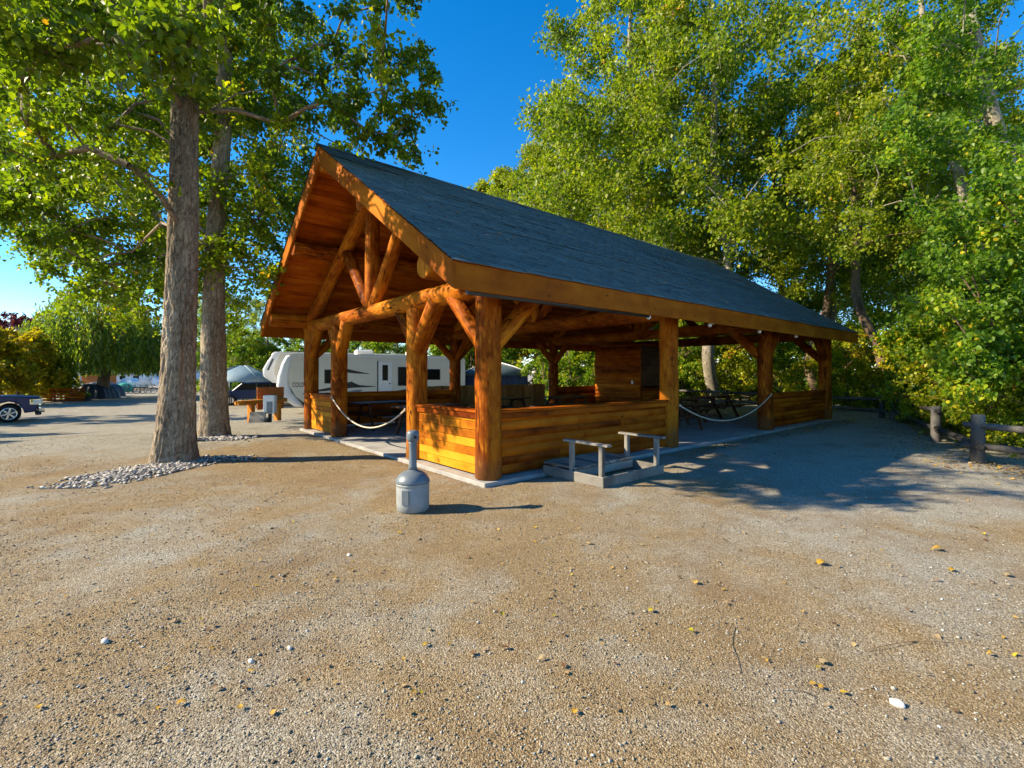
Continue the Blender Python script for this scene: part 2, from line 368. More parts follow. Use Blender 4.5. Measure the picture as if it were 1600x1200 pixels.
        rad = [rad[0] - e * .8, rad[0]] + rad[1:-1] + [rad[-1], rad[-1] - e * .8]
        s.tube(pts, rad, seg, True, lump=.05, seed=seed + 1.7)
    def prism(s, poly, y0, y1, axes='xz'):
        """poly of (a, b) extruded along the third axis from y0 to y1"""
        k = len(poly); base = len(s.v)
        for y in (y0, y1):
            for a, b in poly:
                s.v.append({'xz': (a, y, b), 'xy': (a, b, y), 'yz': (y, a, b)}[axes])
        ar = sum(poly[i][0] * poly[(i + 1) % k][1] - poly[(i + 1) % k][0] * poly[i][1] for i in range(k))
        flip = (ar > 0) == (axes != 'xz')
        A = list(range(k)); q0 = A[::-1] if flip else A
        s.face([base + i for i in q0], [poly[i] for i in q0]); q1 = q0[::-1]
        s.face([base + k + i for i in q1], [poly[i] for i in q1])
        for i in range(k):
            j = (i + 1) % k; f = [i, j, j + k, i + k] if flip else [j, i, i + k, j + k]
            s.face([base + x for x in f], [(0, 0), (.2, 0), (.2, abs(y1 - y0)), (0, abs(y1 - y0))])
    def lathe(s, prof, seg=24, c=(0, 0, 0), squash=None):
        base = len(s.v); k = len(prof)
        for r, z in prof:
            for j in range(seg):
                a = 2 * math.pi * j / seg
                s.v.append((c[0] + r * math.cos(a), c[1] + r * math.sin(a), c[2] + z))
        for i in range(k - 1):
            for j in range(seg):
                j2 = (j + 1) % seg
                s.face([base + i * seg + j, base + i * seg + j2, base + (i + 1) * seg + j2, base + (i + 1) * seg + j], [(j / seg, prof[i][1]), (j2 / seg, prof[i][1]), (j2 / seg, prof[i + 1][1]), (j / seg, prof[i + 1][1])], True)
        s.face([base + j for j in range(seg)][::-1], [(0, 0)] * seg); s.face([base + (k - 1) * seg + j for j in range(seg)], [(0, 0)] * seg)
    def mesh(s, name, m):
        me = bpy.data.meshes.new(name); me.from_pydata(s.v, [], s.f)
        ul = me.uv_layers.new(name='UVMap'); ul.data.foreach_set('uv', np.array([c for u in s.uv for p in u for c in p], np.float32))
        me.polygons.foreach_set('use_smooth', np.array(s.sm, bool)); me.materials.append(MT[m]); me.update(); return me
    def build(s, name, m, parent=None, loc=None, rot=None):
        return link(name, s.mesh(name, m), parent, loc, rot)
def box(name, c, d, m, parent, rot=None, bev=.008):
    b = MB(); b.box(c, d, rot, bev); return b.build(name, m, parent)
def logo(name, p, q, r, m, parent, seed=None, seg=16):
    b = MB(); b.log(p, q, r, seg, random.random() * 90 if seed is None else seed); return b.build(name, m, parent)
def copy_tree(o, parent=None):
    c = o.copy(); C.objects.link(c); c.parent = parent
    for ch in o.children: copy_tree(ch, c)
    return c
def rotx(a): return Matrix.Rotation(a, 3, 'X')
def roty(a): return Matrix.Rotation(a, 3, 'Y')
def rotz(a): return Matrix.Rotation(a, 3, 'Z')

# ------------------------------------------------------------------ ground
def build_ground():
    def axis(lo, hi, near_lo, near_hi, step):
        a = list(np.arange(near_lo, near_hi, step)); s, x = step, near_hi
        while x < hi: a.append(x); s *= 1.16; x += s
        a.append(hi); s, x = step, near_lo - step
        while x > lo: a.insert(0, x); s *= 1.16; x -= s
        a.insert(0, lo); return np.array(a)
    X = axis(-2500, 2500, -11, 13, .11); Y = axis(-60, 3500, 1.2, 15, .11)
    gx, gy = np.meshgrid(X, Y)
    z = gz(gx, gy)
    amp = sst(60, 10, np.hypot(gx, gy)) if False else np.clip(1 - np.hypot(gx, gy) / 60, 0, 1)
    hz = np.zeros_like(z)
    near = amp > 0
    idx = np.argwhere(near)
    for i, j in idx:
        p = Vector((gx[i, j], gy[i, j], 0))
        hz[i, j] = .022 * mnoise.noise(p * .6) + .011 * mnoise.noise(p * 2.1) + .006 * mnoise.noise(p * 5.3)
    qx, qy = gx - PA[0], gy - PA[1]
    a = qx * E1[0] + qy * E1[1]; b = qx * E2[0] + qy * E2[1]
    ins = sst(.6, 0., np.maximum(np.maximum(-.3 - a, a - 15), np.maximum(-.35 - b, b - 8.8)))if False else np.clip(1 - np.maximum(np.maximum(-.3 - a, a - 15), np.maximum(-.35 - b, b - 8.8)) / .5, 0, 1)
    z = z + hz * amp * (1 - ins) + .006 * ins * (1 - np.clip((ins - .9) * 10, 0, 1)) - .03 * np.clip((ins - .9) * 10, 0, 1)
    # the low windrow of gravel along the lane right of the pavilion
    z = z + .05 * np.exp(-((b + 1.15 + .12 * np.sin(a * .7)) / .28) ** 2) * sst(3.2, 5.5, a) * (1 - sst(15, 18, a))
    V = np.stack([gx, gy, z], -1).reshape(-1, 3); ny, nx = gx.shape
    i = np.arange(ny - 1)[:, None] * nx + np.arange(nx - 1)[None]; i = i.ravel()
    F = np.stack([i, i + 1, i + nx + 1, i + nx], 1)
    return tag(link('ground', np_mesh('ground', V, F, 'ground', smooth=True)), 'tan and grey gravel ground with brown litter patches', None, None, 'structure')
ground = build_ground()

def scatter_stones(name, P, size, m, flat=.55, tint=None, seed=3, sink=.25):
    """low stones (8 or 20 faces) at the points P with radius size"""
    g = np.random.default_rng(seed); N = len(P)
    base = np.array([(1, 0, 0), (0, 1, 0), (-1, 0, 0), (0, -1, 0), (0, 0, 1), (0, 0, -.7), (.72, .72, .45), (-.72, .72, .45), (-.72, -.72, .45), (.72, -.72, .45)], float)
    faces = np.array([(0, 6, 9), (1, 7, 6), (2, 8, 7), (3, 9, 8), (6, 4, 9), (7, 4, 6), (8, 4, 7), (9, 4, 8), (0, 1, 6), (1, 2, 7), (2, 3, 8), (3, 0, 9), (1, 0, 5), (2, 1, 5), (3, 2, 5), (0, 3, 5)])
    v = base[None] * (1 + .28 * g.standard_normal((N, 10, 1)).clip(-1.6, 1.6) * .8)
    v = v * np.stack([g.uniform(.75, 1.35, N), g.uniform(.6, 1., N), flat * g.uniform(.7, 1.2, N)], 1)[:, None, :]
    a = g.uniform(0, 2 * np.pi, N); tl = g.normal(0, .25, N)
    x, y, z = v[..., 0], v[..., 1], v[..., 2]
    x, z = x * np.cos(tl)[:, None] - z * np.sin(tl)[:, None], x * np.sin(tl)[:, None] + z * np.cos(tl)[:, None]
    X = x * np.cos(a)[:, None] - y * np.sin(a)[:, None]; Y = x * np.sin(a)[:, None] + y * np.cos(a)[:, None]
    v = np.stack([X, Y, z], -1) * np.asarray(size)[:, None, None]
    v[..., 2] += np.asarray(size)[:, None] * (flat - sink)
    v = v + P[:, None, :]
    F = (faces[None] + 10 * np.arange(N)[:, None, None]).reshape(-1, 3)
    t = g.beta(1.6, 1.7, N) if tint is None else tint
    return np_mesh(name, v.reshape(-1, 3), F, m, np.repeat(t, 10))
def foreground_points(N, y0, y1, power, seed, wid=1.12):
    g = np.random.default_rng(seed); u = g.uniform(0, 1, N)
    p = 2 - power                                # density falls with distance^power
    Y = (y0 ** p + u * (y1 ** p - y0 ** p)) ** (1 / p)
    X = g.uniform(-wid, wid, N) * Y
    return X, Y, g
dg = None
def on_ground(X, Y):
    """heights on the ground mesh through a ray cast"""
    deps = bpy.context.evaluated_depsgraph_get(); ev = ground.evaluated_get(deps)
    out = np.zeros(len(X))
    for i in range(len(X)):
        h, p, _, _ = ev.ray_cast(Vector((X[i], Y[i], 5)), Vector((0, 0, -1))); out[i] = p.z if h else 0
    return out
def outside_pav(X, Y, m=.28):
    a = (X - PA[0]) * E1[0] + (Y - PA[1]) * E1[1]; b = (X - PA[0]) * E2[0] + (Y - PA[1]) * E2[1]
    return (a < -m) | (a > L3 + m) | (b < -m) | (b > WID + m)
X, Y, g = foreground_points(80000, 1.75, 13, 1.75, 11)
k = outside_pav(X, Y); X, Y = X[k], Y[k]
size = np.exp(np.random.default_rng(5).normal(math.log(.0040), .36, len(X))).clip(.003, .024) * (1 + .06 * (Y - 2))
big = np.array([mnoise.noise(Vector((a * .8, b * .8, 9))) for a, b in zip(X, Y)])
keep = np.random.default_rng(6).uniform(0, 1, len(X)) < np.clip(.6 + .9 * big, .15, 1)
X, Y, size = X[keep], Y[keep], size[keep]
gravel = link('gravel', scatter_stones('gravel', np.stack([X, Y, on_ground(X, Y)], 1), size, 'stones'))
tag(gravel, 'loose grey and tan gravel stones strewn over the ground', 'gravel', None, 'stuff')

# ------------------------------------------------------------------ hills
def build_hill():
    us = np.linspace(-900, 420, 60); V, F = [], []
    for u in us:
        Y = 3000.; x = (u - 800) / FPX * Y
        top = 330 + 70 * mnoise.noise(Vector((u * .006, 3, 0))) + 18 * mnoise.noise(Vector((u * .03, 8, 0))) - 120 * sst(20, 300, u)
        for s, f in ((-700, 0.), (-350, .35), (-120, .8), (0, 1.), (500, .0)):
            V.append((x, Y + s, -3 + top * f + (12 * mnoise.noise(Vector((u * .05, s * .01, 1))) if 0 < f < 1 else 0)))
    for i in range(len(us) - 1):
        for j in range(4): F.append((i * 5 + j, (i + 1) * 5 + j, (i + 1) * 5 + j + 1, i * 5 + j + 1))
    tag(link('hills', np_mesh('hills', np.array(V), np.array(F), 'hill', smooth=True)), 'blue haze tinted forested hill on the far horizon', None, None, 'structure')
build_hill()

# ------------------------------------------------------------------ the log pavilion
pav = tag(empty('log_pavilion', (PA[0], PA[1], 0), TH), 'open log picnic pavilion with orange stained posts and dark shingle roof', 'pavilion')
SLAB = .035
b = MB(); b.box((L3 / 2, WID / 2, SLAB / 2 - .1), (L3 + .50, WID + .50, SLAB + .2), None, .01); b.build('concrete_slab', 'concrete', pav)
PR = .195
def post(a, bb, top=2.92, r=PR):
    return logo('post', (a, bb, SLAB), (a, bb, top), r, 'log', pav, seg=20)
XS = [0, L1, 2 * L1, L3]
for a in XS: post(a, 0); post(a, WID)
YE, YF = 2.2, 6.2
post(0, YE, 2.80); post(0, YF, 2.80)
# plate logs, purlins, ridge pole: run through to the rake boards
OG, OGF, OE = 1.12, .57, .8
SL = .648                                       # roof rise per metre
def ztop(bb): return 3.0 + SL * (bb + OE) if bb <= WID / 2 else 3.0 + SL * (WID + OE - bb)
def ulog(name, bb, zc, r): logo(name, (-OG + .0265, bb, zc), (L3 + OGF - .05, bb, zc), r, 'log', pav, seg=18)
ulog('plate_log', 0, 3.07, .185); ulog('plate_log', WID, 3.07, .185)
ulog('purlin', 2.2, ztop(2.2) - .12 - .27, .175); ulog('purlin', WID - 2.2, ztop(2.2) - .12 - .27, .175)
ulog('ridge_pole', WID / 2, ztop(WID / 2) - .12 - .25, .17)
for i, a in enumerate(XS):                      # trusses
    zt = 2.93
    logo('tie_beam', (a, -.30, zt + .0), (a, WID + .30, zt), .175, 'log', pav, seg=18)
    logo('king_post', (a + .002, WID / 2, zt + .1), (a + .002, WID / 2, 5.35), .155, 'log', pav)
    for sgn in (-1, 1):
        f = lambda q: WID / 2 + sgn * q
        logo('rafter', (a, f(4.25), 3.02), (a, f(.08), 5.42), .165, 'log', pav)
        logo('strut', (a + .003, f(.12), zt + .12), (a + .003, f(1.45), 4.52), .14, 'log', pav)
def brace(p, q, r=.135): logo('brace', p, q, r, 'log', pav)
zb, zt = 2.02, 2.86
brace((-.03, .05, zb), (-.03, .93, zt), .13)
brace((0, YE - .05, zb + .02), (-.02, YE - .78, zt), .165); brace((0, YE + .05, zb + .12), (0, YE + .72, zt), .11)
brace((0, YF - .05, zb + .02), (-.02, YF - .62, zt), .15); brace((0, YF + .05, zb + .05), (0, YF + .62, zt), .11)
brace((0, WID - .04, zb + .05), (-.02, WID - .7, zt), .15)
brace((.05, -.03, zb), (.98, -.03, zt + .02), .135)
for a, sg in ((2 * L1, 1), (L3, -1)): brace((a, 0, zb), (a + sg * .95, 0, zt + .05), .12)
for a in (2 * L1, L3): brace((a, .05, zb), (a, .95, zt), .13)
for a in XS[1:]: brace((a, WID - .05, zb), (a, WID - .9, zt), .12)
for a, sg in ((0, 1), (L1, -1), (L1, 1), (2 * L1, -1), (2 * L1, 1), (L3, -1)): brace((a, WID, zb), (a + sg * .9, WID, zt), .12)

# roof: deck, ceiling boards, shingles, fascias
roof = empty('roof', (0, 0, 0), 0, pav)
cs = math.cos(math.atan(SL)); ang = math.atan(SL)
A0, A1 = -OG, L3 + OGF
for sgn in (1, -1):
    rt = rotx(ang) if sgn > 0 else rotx(-ang)
    def rp(s, h, a):                           # s metres down the slope from the ridge, h above the top plane
        yy = WID / 2 - sgn * (s * cs) + (-sgn) * h * math.sin(ang)
        return (a, yy, ztop(WID / 2) - s * math.sin(ang) + h * cs)
    slen = (WID / 2 + OE) / cs
    b = MB(); b.box(rp(slen / 2, -.045, (A0 + A1) / 2), (A1 - A0 - .01, slen - .02, .05), rt); b.build('roof_deck', 'soffit', roof)
    nb = 37; wd = (slen - .06) / nb
    me = None
    for i in range(nb):
        if me is None:
            bb = MB(); bb.box((0, 0, 0), (A1 - A0 - .1, wd - .006, .024), None, .005); me = bb.mesh('ceiling_board', 'soffit')
        link('ceiling_board', me, roof, rp(.03 + (i + .5) * wd, -.0835, (A0 + A1) / 2), (ang if sgn > 0 else -ang, 0, 0))
    # shingles
    ex, tw = .142, .305; nc = int(slen / ex) + 1; nr = int((A1 - A0 + .06) / tw) + 2
    V, F, T = [], [], []; g = np.random.default_rng(20 + sgn)
    for c in range(nc):
        s1 = slen + .035 - c * ex; s0 = max(s1 - ex - .03, -.02); off = (c % 2) * tw / 2 + g.uniform(-.03, .03)
        ct = g.normal(0, .06)
        for r_ in range(nr):
            a0 = A0 - .045 + r_ * tw - off; a1 = a0 + tw - .007
            a0, a1 = max(a0, A0 - .045), min(a1, A1 + .045)
            if a1 - a0 < .02: continue
            am = (a0 + a1) / 2
            wav = .007 * mnoise.noise(Vector((am * .9, s1 * 1.3, sgn * 4))) + .006 * mnoise.noise(Vector((am * 2.4, s1 * 3.1, sgn)))
            lift = max(0, mnoise.noise(Vector((am * .22 + c * 3.1, c * 7.7, sgn)))) * .030
            h0 = -.004 + wav; h1 = .004 + g.uniform(0, .006) + wav + lift; k = len(V)
            e = g.normal(0, .006, 2)
            V += [rp(s0, h0, a0), rp(s0, h0, a1), rp(s1 + e[0], h1, a1), rp(s1 + e[1], h1, a0), rp(s1 + e[0], h1 - .016, a1), rp(s1 + e[1], h1 - .016, a0)]
            F += [(k, k + 3, k + 2, k + 1) if sgn > 0 else (k, k + 1, k + 2, k + 3), (k + 3, k + 5, k + 4, k + 2), (k, k + 5, k + 3, k + 3), (k + 1, k + 2, k + 4, k + 4)][:2]
            T += [float(np.clip(.42 + .42 * (g.beta(2, 2.2) - .5) + ct, 0, 1))] * 6
    tag(link('shingles', np_mesh('shingles', np.array(V), np.array(F), 'shingle', T), roof), None, None, None, 'stuff')
    # rake boards at both gables
    for a, th in ((A0, .05), (A1, .05)):
        y0 = WID / 2 - sgn * .0; pts = []
        yo = -OE if sgn > 0 else WID + OE
        zr, ze = ztop(WID / 2) - .03, ztop(-OE) - .03
        poly = [(y0, zr), (yo, ze), (yo, ze - .33), (y0, zr - .36)]
        b = MB(); b.prism(poly, a - th / 2, a + th / 2, 'yz'); o = b.build('rake_board', 'fascia', roof)
        uvs = np.array([c for p in o.data.polygons for li in p.loop_indices for c in ((o.data.vertices[o.data.loops[li].vertex_index].co.z - SL * (-1 if sgn > 0 else 1) * -1 * 0) - 0, o.data.vertices[o.data.loops[li].vertex_index].co.y)], np.float32).reshape(-1, 2)
        zz = uvs[:, 0] - (SL * uvs[:, 1] if sgn > 0 else -SL * uvs[:, 1]); o.data.uv_layers[0].data.foreach_set('uv', np.stack([zz, uvs[:, 1] * 1.2], 1).ravel().astype(np.float32))
    yo = -OE + .0 if sgn > 0 else WID + OE
    nseg = 4; sl_ = (A1 - A0 - .05) / nseg
    for i in range(nseg):
        box('eave_fascia', (A0 + .025 + sl_ * (i + .5), yo + sgn * .028, ztop(-OE) - .03 - .165), (sl_ - .003, .045, .33), 'fascia', roof, None, .004)
b = MB()
for s in (-1, 1): b.box((A0 / 2 + A1 / 2, WID / 2 + s * .075, ztop(WID / 2) + .018 - .05), (A1 - A0 + .1, .17, .012), rotx(-s * ang))
b.build('ridge_cap', 'shingle', roof)
b = MB(); b.tube([(A0 + .25, -OE + .09, 2.635), (3.05, -OE + .09, 2.635)], .035, 10); b.build('rolled_shade', 'dark', pav)
for a in (3.1, 5.3, 7.7, 10.0):
    b = MB(); b.lathe([(.018, 0), (.04, -.01), (.045, -.05), (.03, -.075), (.012, -.085)], 12, (a, -OE + .12, 2.66)); b.build('eave_lamp', 'lamp', pav)
g = np.random.default_rng(77); N = 260; sA = g.uniform(.05, 1, N) ** .8 * 6.0; aA = g.uniform(A0, A1, N)
Pq = np.stack([aA, WID / 2 - sA * cs, ztop(WID / 2) - sA * math.sin(ang) + .03], 1); an = g.uniform(0, 6.28, N); Lq = g.uniform(.04, .085, N)[:, None]
ex_ = np.stack([np.ones(N), np.zeros(N), np.zeros(N)], 1); ey_ = np.stack([np.zeros(N), np.full(N, cs), np.full(N, math.sin(ang))], 1)
d1 = ex_ * np.cos(an)[:, None] + ey_ * np.sin(an)[:, None]; d2 = -ex_ * np.sin(an)[:, None] + ey_ * np.cos(an)[:, None]; upq = np.array([0, 0, .012])
Vq = np.stack([Pq, Pq + d1 * Lq * .4 + d2 * Lq * .35 + upq, Pq + d1 * Lq, Pq + d1 * Lq * .4 - d2 * Lq * .35 + upq], 1).reshape(-1, 3); kq = 4 * np.arange(N)[:, None]
tag(link('roof_leaves', np_mesh('roof_leaves', Vq, np.concatenate([kq + np.array([[0, 1, 2]]), kq + np.array([[0, 2, 3]])], 0), 'fallen', np.repeat(g.uniform(0, .5, N), 4)), roof), None, None, None, 'stuff')
# metal drip flashing at the near corner
box('flashing', (A0 + .06, -OE - .015, 2.99), (.2, .05, .01), 'greydecal', roof, rotz(.1), 0)

# low walls: each board its own piece
def wall(p, q, z0=SLAB + .03, z1=1.0, style='board', rows=7, seed=0, inset=PR - .05, cap=True, name='low_wall', th=.11, hangover=.05):
    g = random.Random(seed); p, q = Vector((*p, 0)), Vector((*q, 0)); d = (q - p); L = d.length - 2 * inset; d.normalize()
    wl = empty(name, p + d * inset, math.atan2(d.y, d.x), pav)
    hh = (z1 - z0) / rows
    core = MB(); core.box((L / 2, 0, (z0 + z1) / 2), (L, th - .05, z1 - z0 - .01)); core.build('wall_core', 'siding', wl)
    for i in range(rows):
        x = 0
        while x < L - .01:
            l = L - x if L < 1.9 and g.random() < .45 else min(L - x, g.uniform(.5, 1.1) if L < 1.9 else g.uniform(1.3, 3.4))
            if L - x - l < .3: l = L - x
            zc = z0 + (i + .5) * hh
            for s in (-1, 1):
                b = MB()
                pop = g.uniform(0, .006)
                if style == 'log':
                    k = 7; poly = []
                    for j in range(k + 1):
                        t = j / k; poly.append((s * (th / 2 - .028 + pop + .03 * math.sin(math.pi * (t * .92 + .04))), zc - hh / 2 + .0035 + t * (hh - .007)))
                    poly = [(s * (th / 2 - .027), poly[0][1])] + poly + [(s * (th / 2 - .027), poly[-1][1])]
                    b.prism(poly, x + .002, x + l - .002, 'yz')
                    me = b.mesh('wall_board', 'siding')
                    co = np.array([v.co for v in me.vertices]); li = np.array([l_.vertex_index for l_ in me.loops])
                    me.uv_layers[0].data.foreach_set('uv', np.stack([co[li, 2], co[li, 0]], 1).astype(np.float32).ravel())
                    link('wall_board', me, wl)
                else:
                    b.box((x + l / 2, s * (th / 2 - .013 + pop), zc), (l - .004, .026, hh - .006), None, .005); b.build('wall_board', style, wl)
            x += l
    if cap:
        box('wall_cap', (L / 2, 0, z1 + .025), (L, th + .11, .045), 'siding', wl, None, .008)
        for s in (-1, 1): box('cap_trim', (L / 2, s * (th / 2 + .018), z1 - .045), (L, .03, .085), 'siding', wl, None, .006)
    return wl
wall((0, 0), (0, YE), style='board', seed=1); wall((0, YF), (0, WID), style='board', seed=2)
wall((0, 0), (L1, 0), style='log', seed=3); wall((2 * L1, 0), (L3, 0), style='log', seed=4)
wall((0, WID), (L1, WID), style='log', seed=5); wall((2 * L1, WID), (L3, WID), style='log', seed=6)
# the kitchen room at the back
ra0, ra1, rb0, rb1, rz = 11.8, 14.3, 5.6, 7.9, 2.72
wall((ra0, rb0), (ra0, rb1), z1=rz, style='log', rows=17, seed=7, inset=0, cap=False, name='kitchen_wall')
wall((ra0, rb1), (ra1, rb1), z1=rz, style='log', rows=17, seed=8, inset=.06, cap=False, name='kitchen_wall')
wall((ra1, rb0), (ra1, rb1), z1=rz, style='log', rows=17, seed=9, inset=0, cap=False, name='kitchen_wall')
wall((ra0, rb0), (ra1, rb0), z1=1.0, style='log', rows=6, seed=10, inset=.06, cap=True, name='kitchen_counter')
box('kitchen_roof', ((ra0 + ra1) / 2, (rb0 + rb1) / 2, rz + .03), (ra1 - ra0 + .2, rb1 - rb0 + .2, .05), 'siding', pav)
box('dark_opening_panel', ((ra0 + ra1) / 2, rb0 + .03, 1.9), (ra1 - ra0 - .14, .04, 1.6), 'table', pav)  # dark panel stands in for the shade inside the open serving hatch
box('shelf', (ra0 - .14, 6.7, 1.62), (.16, 1.3, .035), 'siding', pav); box('switch_plate', (ra0 - .066, 5.95, 1.25), (.012, .09, .13), 'white', pav, None, .003)

# ropes across the two openings
def rope(p, q, sag, label):
    p, q = Vector(p), Vector(q); pts = [p.lerp(q, t) - Vector((0, 0, sag * 4 * t * (1 - t))) for t in [i / 28 for i in range(29)]]
    M_ = Matrix.Translation((PA[0], PA[1], 0)) @ Matrix.Rotation(TH, 4, 'Z'); org = M_ @ p
    r = tag(empty('barrier_rope', org), label, 'rope')
    b = MB(); b.tube([(M_ @ x) - org for x in pts], .0165, 8); b.build('cord', 'rope', r)
    for e in (pts[0], pts[-1]):
        b = MB(); c = (M_ @ e) - org; b.lathe([(.008, -.03), (.022, -.02), (.024, 0), (.016, .025), (.006, .03)], 10, c); b.build('end_knot', 'rope', r)
rope((-.19, YF - .02, 1.02), (-.19, YE + .1, .93), .52, 'pale rope sagging across the gable end opening behind the ash receptacle')
rope((L1 + .1, -.20, .92), (2 * L1 - .1, -.20, 1.02), .50, 'pale rope sagging across the side opening between two log posts')

# ------------------------------------------------------------------ picnic tables under the roof
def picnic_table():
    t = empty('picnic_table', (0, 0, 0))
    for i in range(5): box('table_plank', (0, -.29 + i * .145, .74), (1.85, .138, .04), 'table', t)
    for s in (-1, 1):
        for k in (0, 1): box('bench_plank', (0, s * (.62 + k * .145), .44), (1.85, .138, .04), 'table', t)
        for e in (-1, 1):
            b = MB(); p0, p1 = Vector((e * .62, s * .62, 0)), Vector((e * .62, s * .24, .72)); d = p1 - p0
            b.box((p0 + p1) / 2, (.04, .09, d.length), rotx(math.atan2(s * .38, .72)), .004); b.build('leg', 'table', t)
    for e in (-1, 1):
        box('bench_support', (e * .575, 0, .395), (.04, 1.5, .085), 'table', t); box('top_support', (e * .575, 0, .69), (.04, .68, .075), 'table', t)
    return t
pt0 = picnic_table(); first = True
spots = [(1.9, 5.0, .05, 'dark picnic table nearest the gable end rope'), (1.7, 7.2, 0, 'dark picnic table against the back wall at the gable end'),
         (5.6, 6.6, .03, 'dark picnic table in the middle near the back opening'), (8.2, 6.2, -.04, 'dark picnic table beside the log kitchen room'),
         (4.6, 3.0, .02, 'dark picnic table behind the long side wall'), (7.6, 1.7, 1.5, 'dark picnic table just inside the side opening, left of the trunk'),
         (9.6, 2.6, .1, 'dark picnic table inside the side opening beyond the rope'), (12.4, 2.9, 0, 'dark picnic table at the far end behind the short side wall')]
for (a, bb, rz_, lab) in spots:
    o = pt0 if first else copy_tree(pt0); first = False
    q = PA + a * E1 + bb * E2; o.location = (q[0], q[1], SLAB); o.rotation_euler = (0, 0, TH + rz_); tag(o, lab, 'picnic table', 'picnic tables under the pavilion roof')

# ------------------------------------------------------------------ weathered step platform with two hand rails
q = PA + .93 * E1 - 1.42 * E2
st = tag(empty('step_platform', (q[0], q[1], 0), TH), 'weathered grey timber step frame with two short hand rails', 'platform')
W1, D1 = 1.5, 1.2
box('frame_board', (W1 / 2, .02, .075), (W1, .04, .15), 'grey', st); box('frame_board', (.02, D1 / 2 + .02, .075), (.04, D1 - .005, .15), 'grey', st)
box('frame_board', (W1 - .02, D1 / 2 + .02, .075), (.04, D1 - .005, .15), 'grey', st)
for i in range(9): box('deck_plank', (.125 + i * .156, D1 - .30, .185 + .003 * (i % 3)), (.148, .70 + .02 * (i % 2), .038), 'grey', st, None, .004)
box('deck_beam', (W1 / 2, D1 - .62, .095), (W1 - .09, .04, .13), 'grey', st)
for x in (.075, W1 - .075):
    for y in (.09, .66): box('rail_post', (x, y, .30), (.07, .07, .54), 'grey', st)
    box('hand_rail', (x, .38, .588), (.10, .86, .036), 'grey', st, None, .006)

# ------------------------------------------------------------------ ash receptacle
p = gp(645, 797); ash = tag(empty('ash_receptacle', p), 'grey smokers ash receptacle with tall neck standing on the gravel', 'ash receptacle')
b = MB(); prof = [(.165, 0), (.188, .02), (.193, .10), (.194, .285), (.19, .30), (.196, .305), (.196, .33)]; b.lathe(prof, 14); b.build('drum', 'galv2', ash)
for f in b.sm: pass
b = MB(); b.lathe([(.197, .331), (.198, .345), (.188, .375), (.158, .42), (.115, .45), (.07, .465), (.055, .48)], 32); b.build('dome_lid', 'galv', ash)
b = MB(); b.lathe([(.056, .47), (.047, .52), (.043, .70), (.047, .78), (.055, .81)], 12); b.build('neck', 'galv', ash)
b = MB(); b.lathe([(.045, .795), (.068, .815), (.074, .84), (.074, .90), (.066, .925), (.03, .937)], 10); hd = b.build('head', 'galv', ash)
b = MB(); b.tube([(.035, -.055, .865), (.045, -.076, .865)], .02, 12); b.build('opening', 'black', hd)
box('label_plate', (-.045, -.1905, .19), (.085, .012, .17), 'galv', ash, rotz(-.23), .003)

# ------------------------------------------------------------------ right hand split rail fence
def rail_fence(pts, label, heights=(.33, .68), pr=.095, hp=.86, skip=()):
    f = tag(empty('rail_fence', pts[0]), label, 'fence'); o = Vector(pts[0])
    P = [Vector(x) - o for x in pts]
    for i, x in enumerate(P):
        b = MB(); b.log(x + Vector((0, 0, -.15)), x + Vector((.02, 0, hp * random.uniform(.92, 1.08))), pr, 9, random.random() * 50); b.build('fence_post', 'oldlog', f)
    for i in range(len(P) - 1):
        for j, z in enumerate(heights):
            if (i, j) in skip: continue
            d = (P[i + 1] - P[i]).normalized() * .2
            b = MB(); b.log(P[i] - d + Vector((0, 0, z + random.uniform(-.03, .03))), P[i + 1] + d + Vector((0, 0, z + random.uniform(-.06, .03))), .058, 9, random.random() * 50, step=.3); b.build('fence_rail', 'oldlog', f)
fp = [gp(1396, 656), gp(1462, 690), gp(1527, 724)]
d = fp[2] - fp[1]; fp.append(Vector((9.0, 6.2, 0))); fp.append(Vector((9.9, 3.9, 0)))
rail_fence(fp, 'weathered grey split rail fence running along the right edge', pr=.1, heights=(.34, .70), skip=((1, 1),))
rail_fence([gp(1396, 656) + Vector((-.1, .4, 0)), Vector((12.4, 19.5, 0)), Vector((10.2, 22.5, 0)), Vector((8., 25.5, 0)), Vector((4.5, 27.2, 0)), Vector((1.2, 28.6, 0))], 'weathered rail fence behind the far end of the pavilion', pr=.08, heights=(.3, .7))

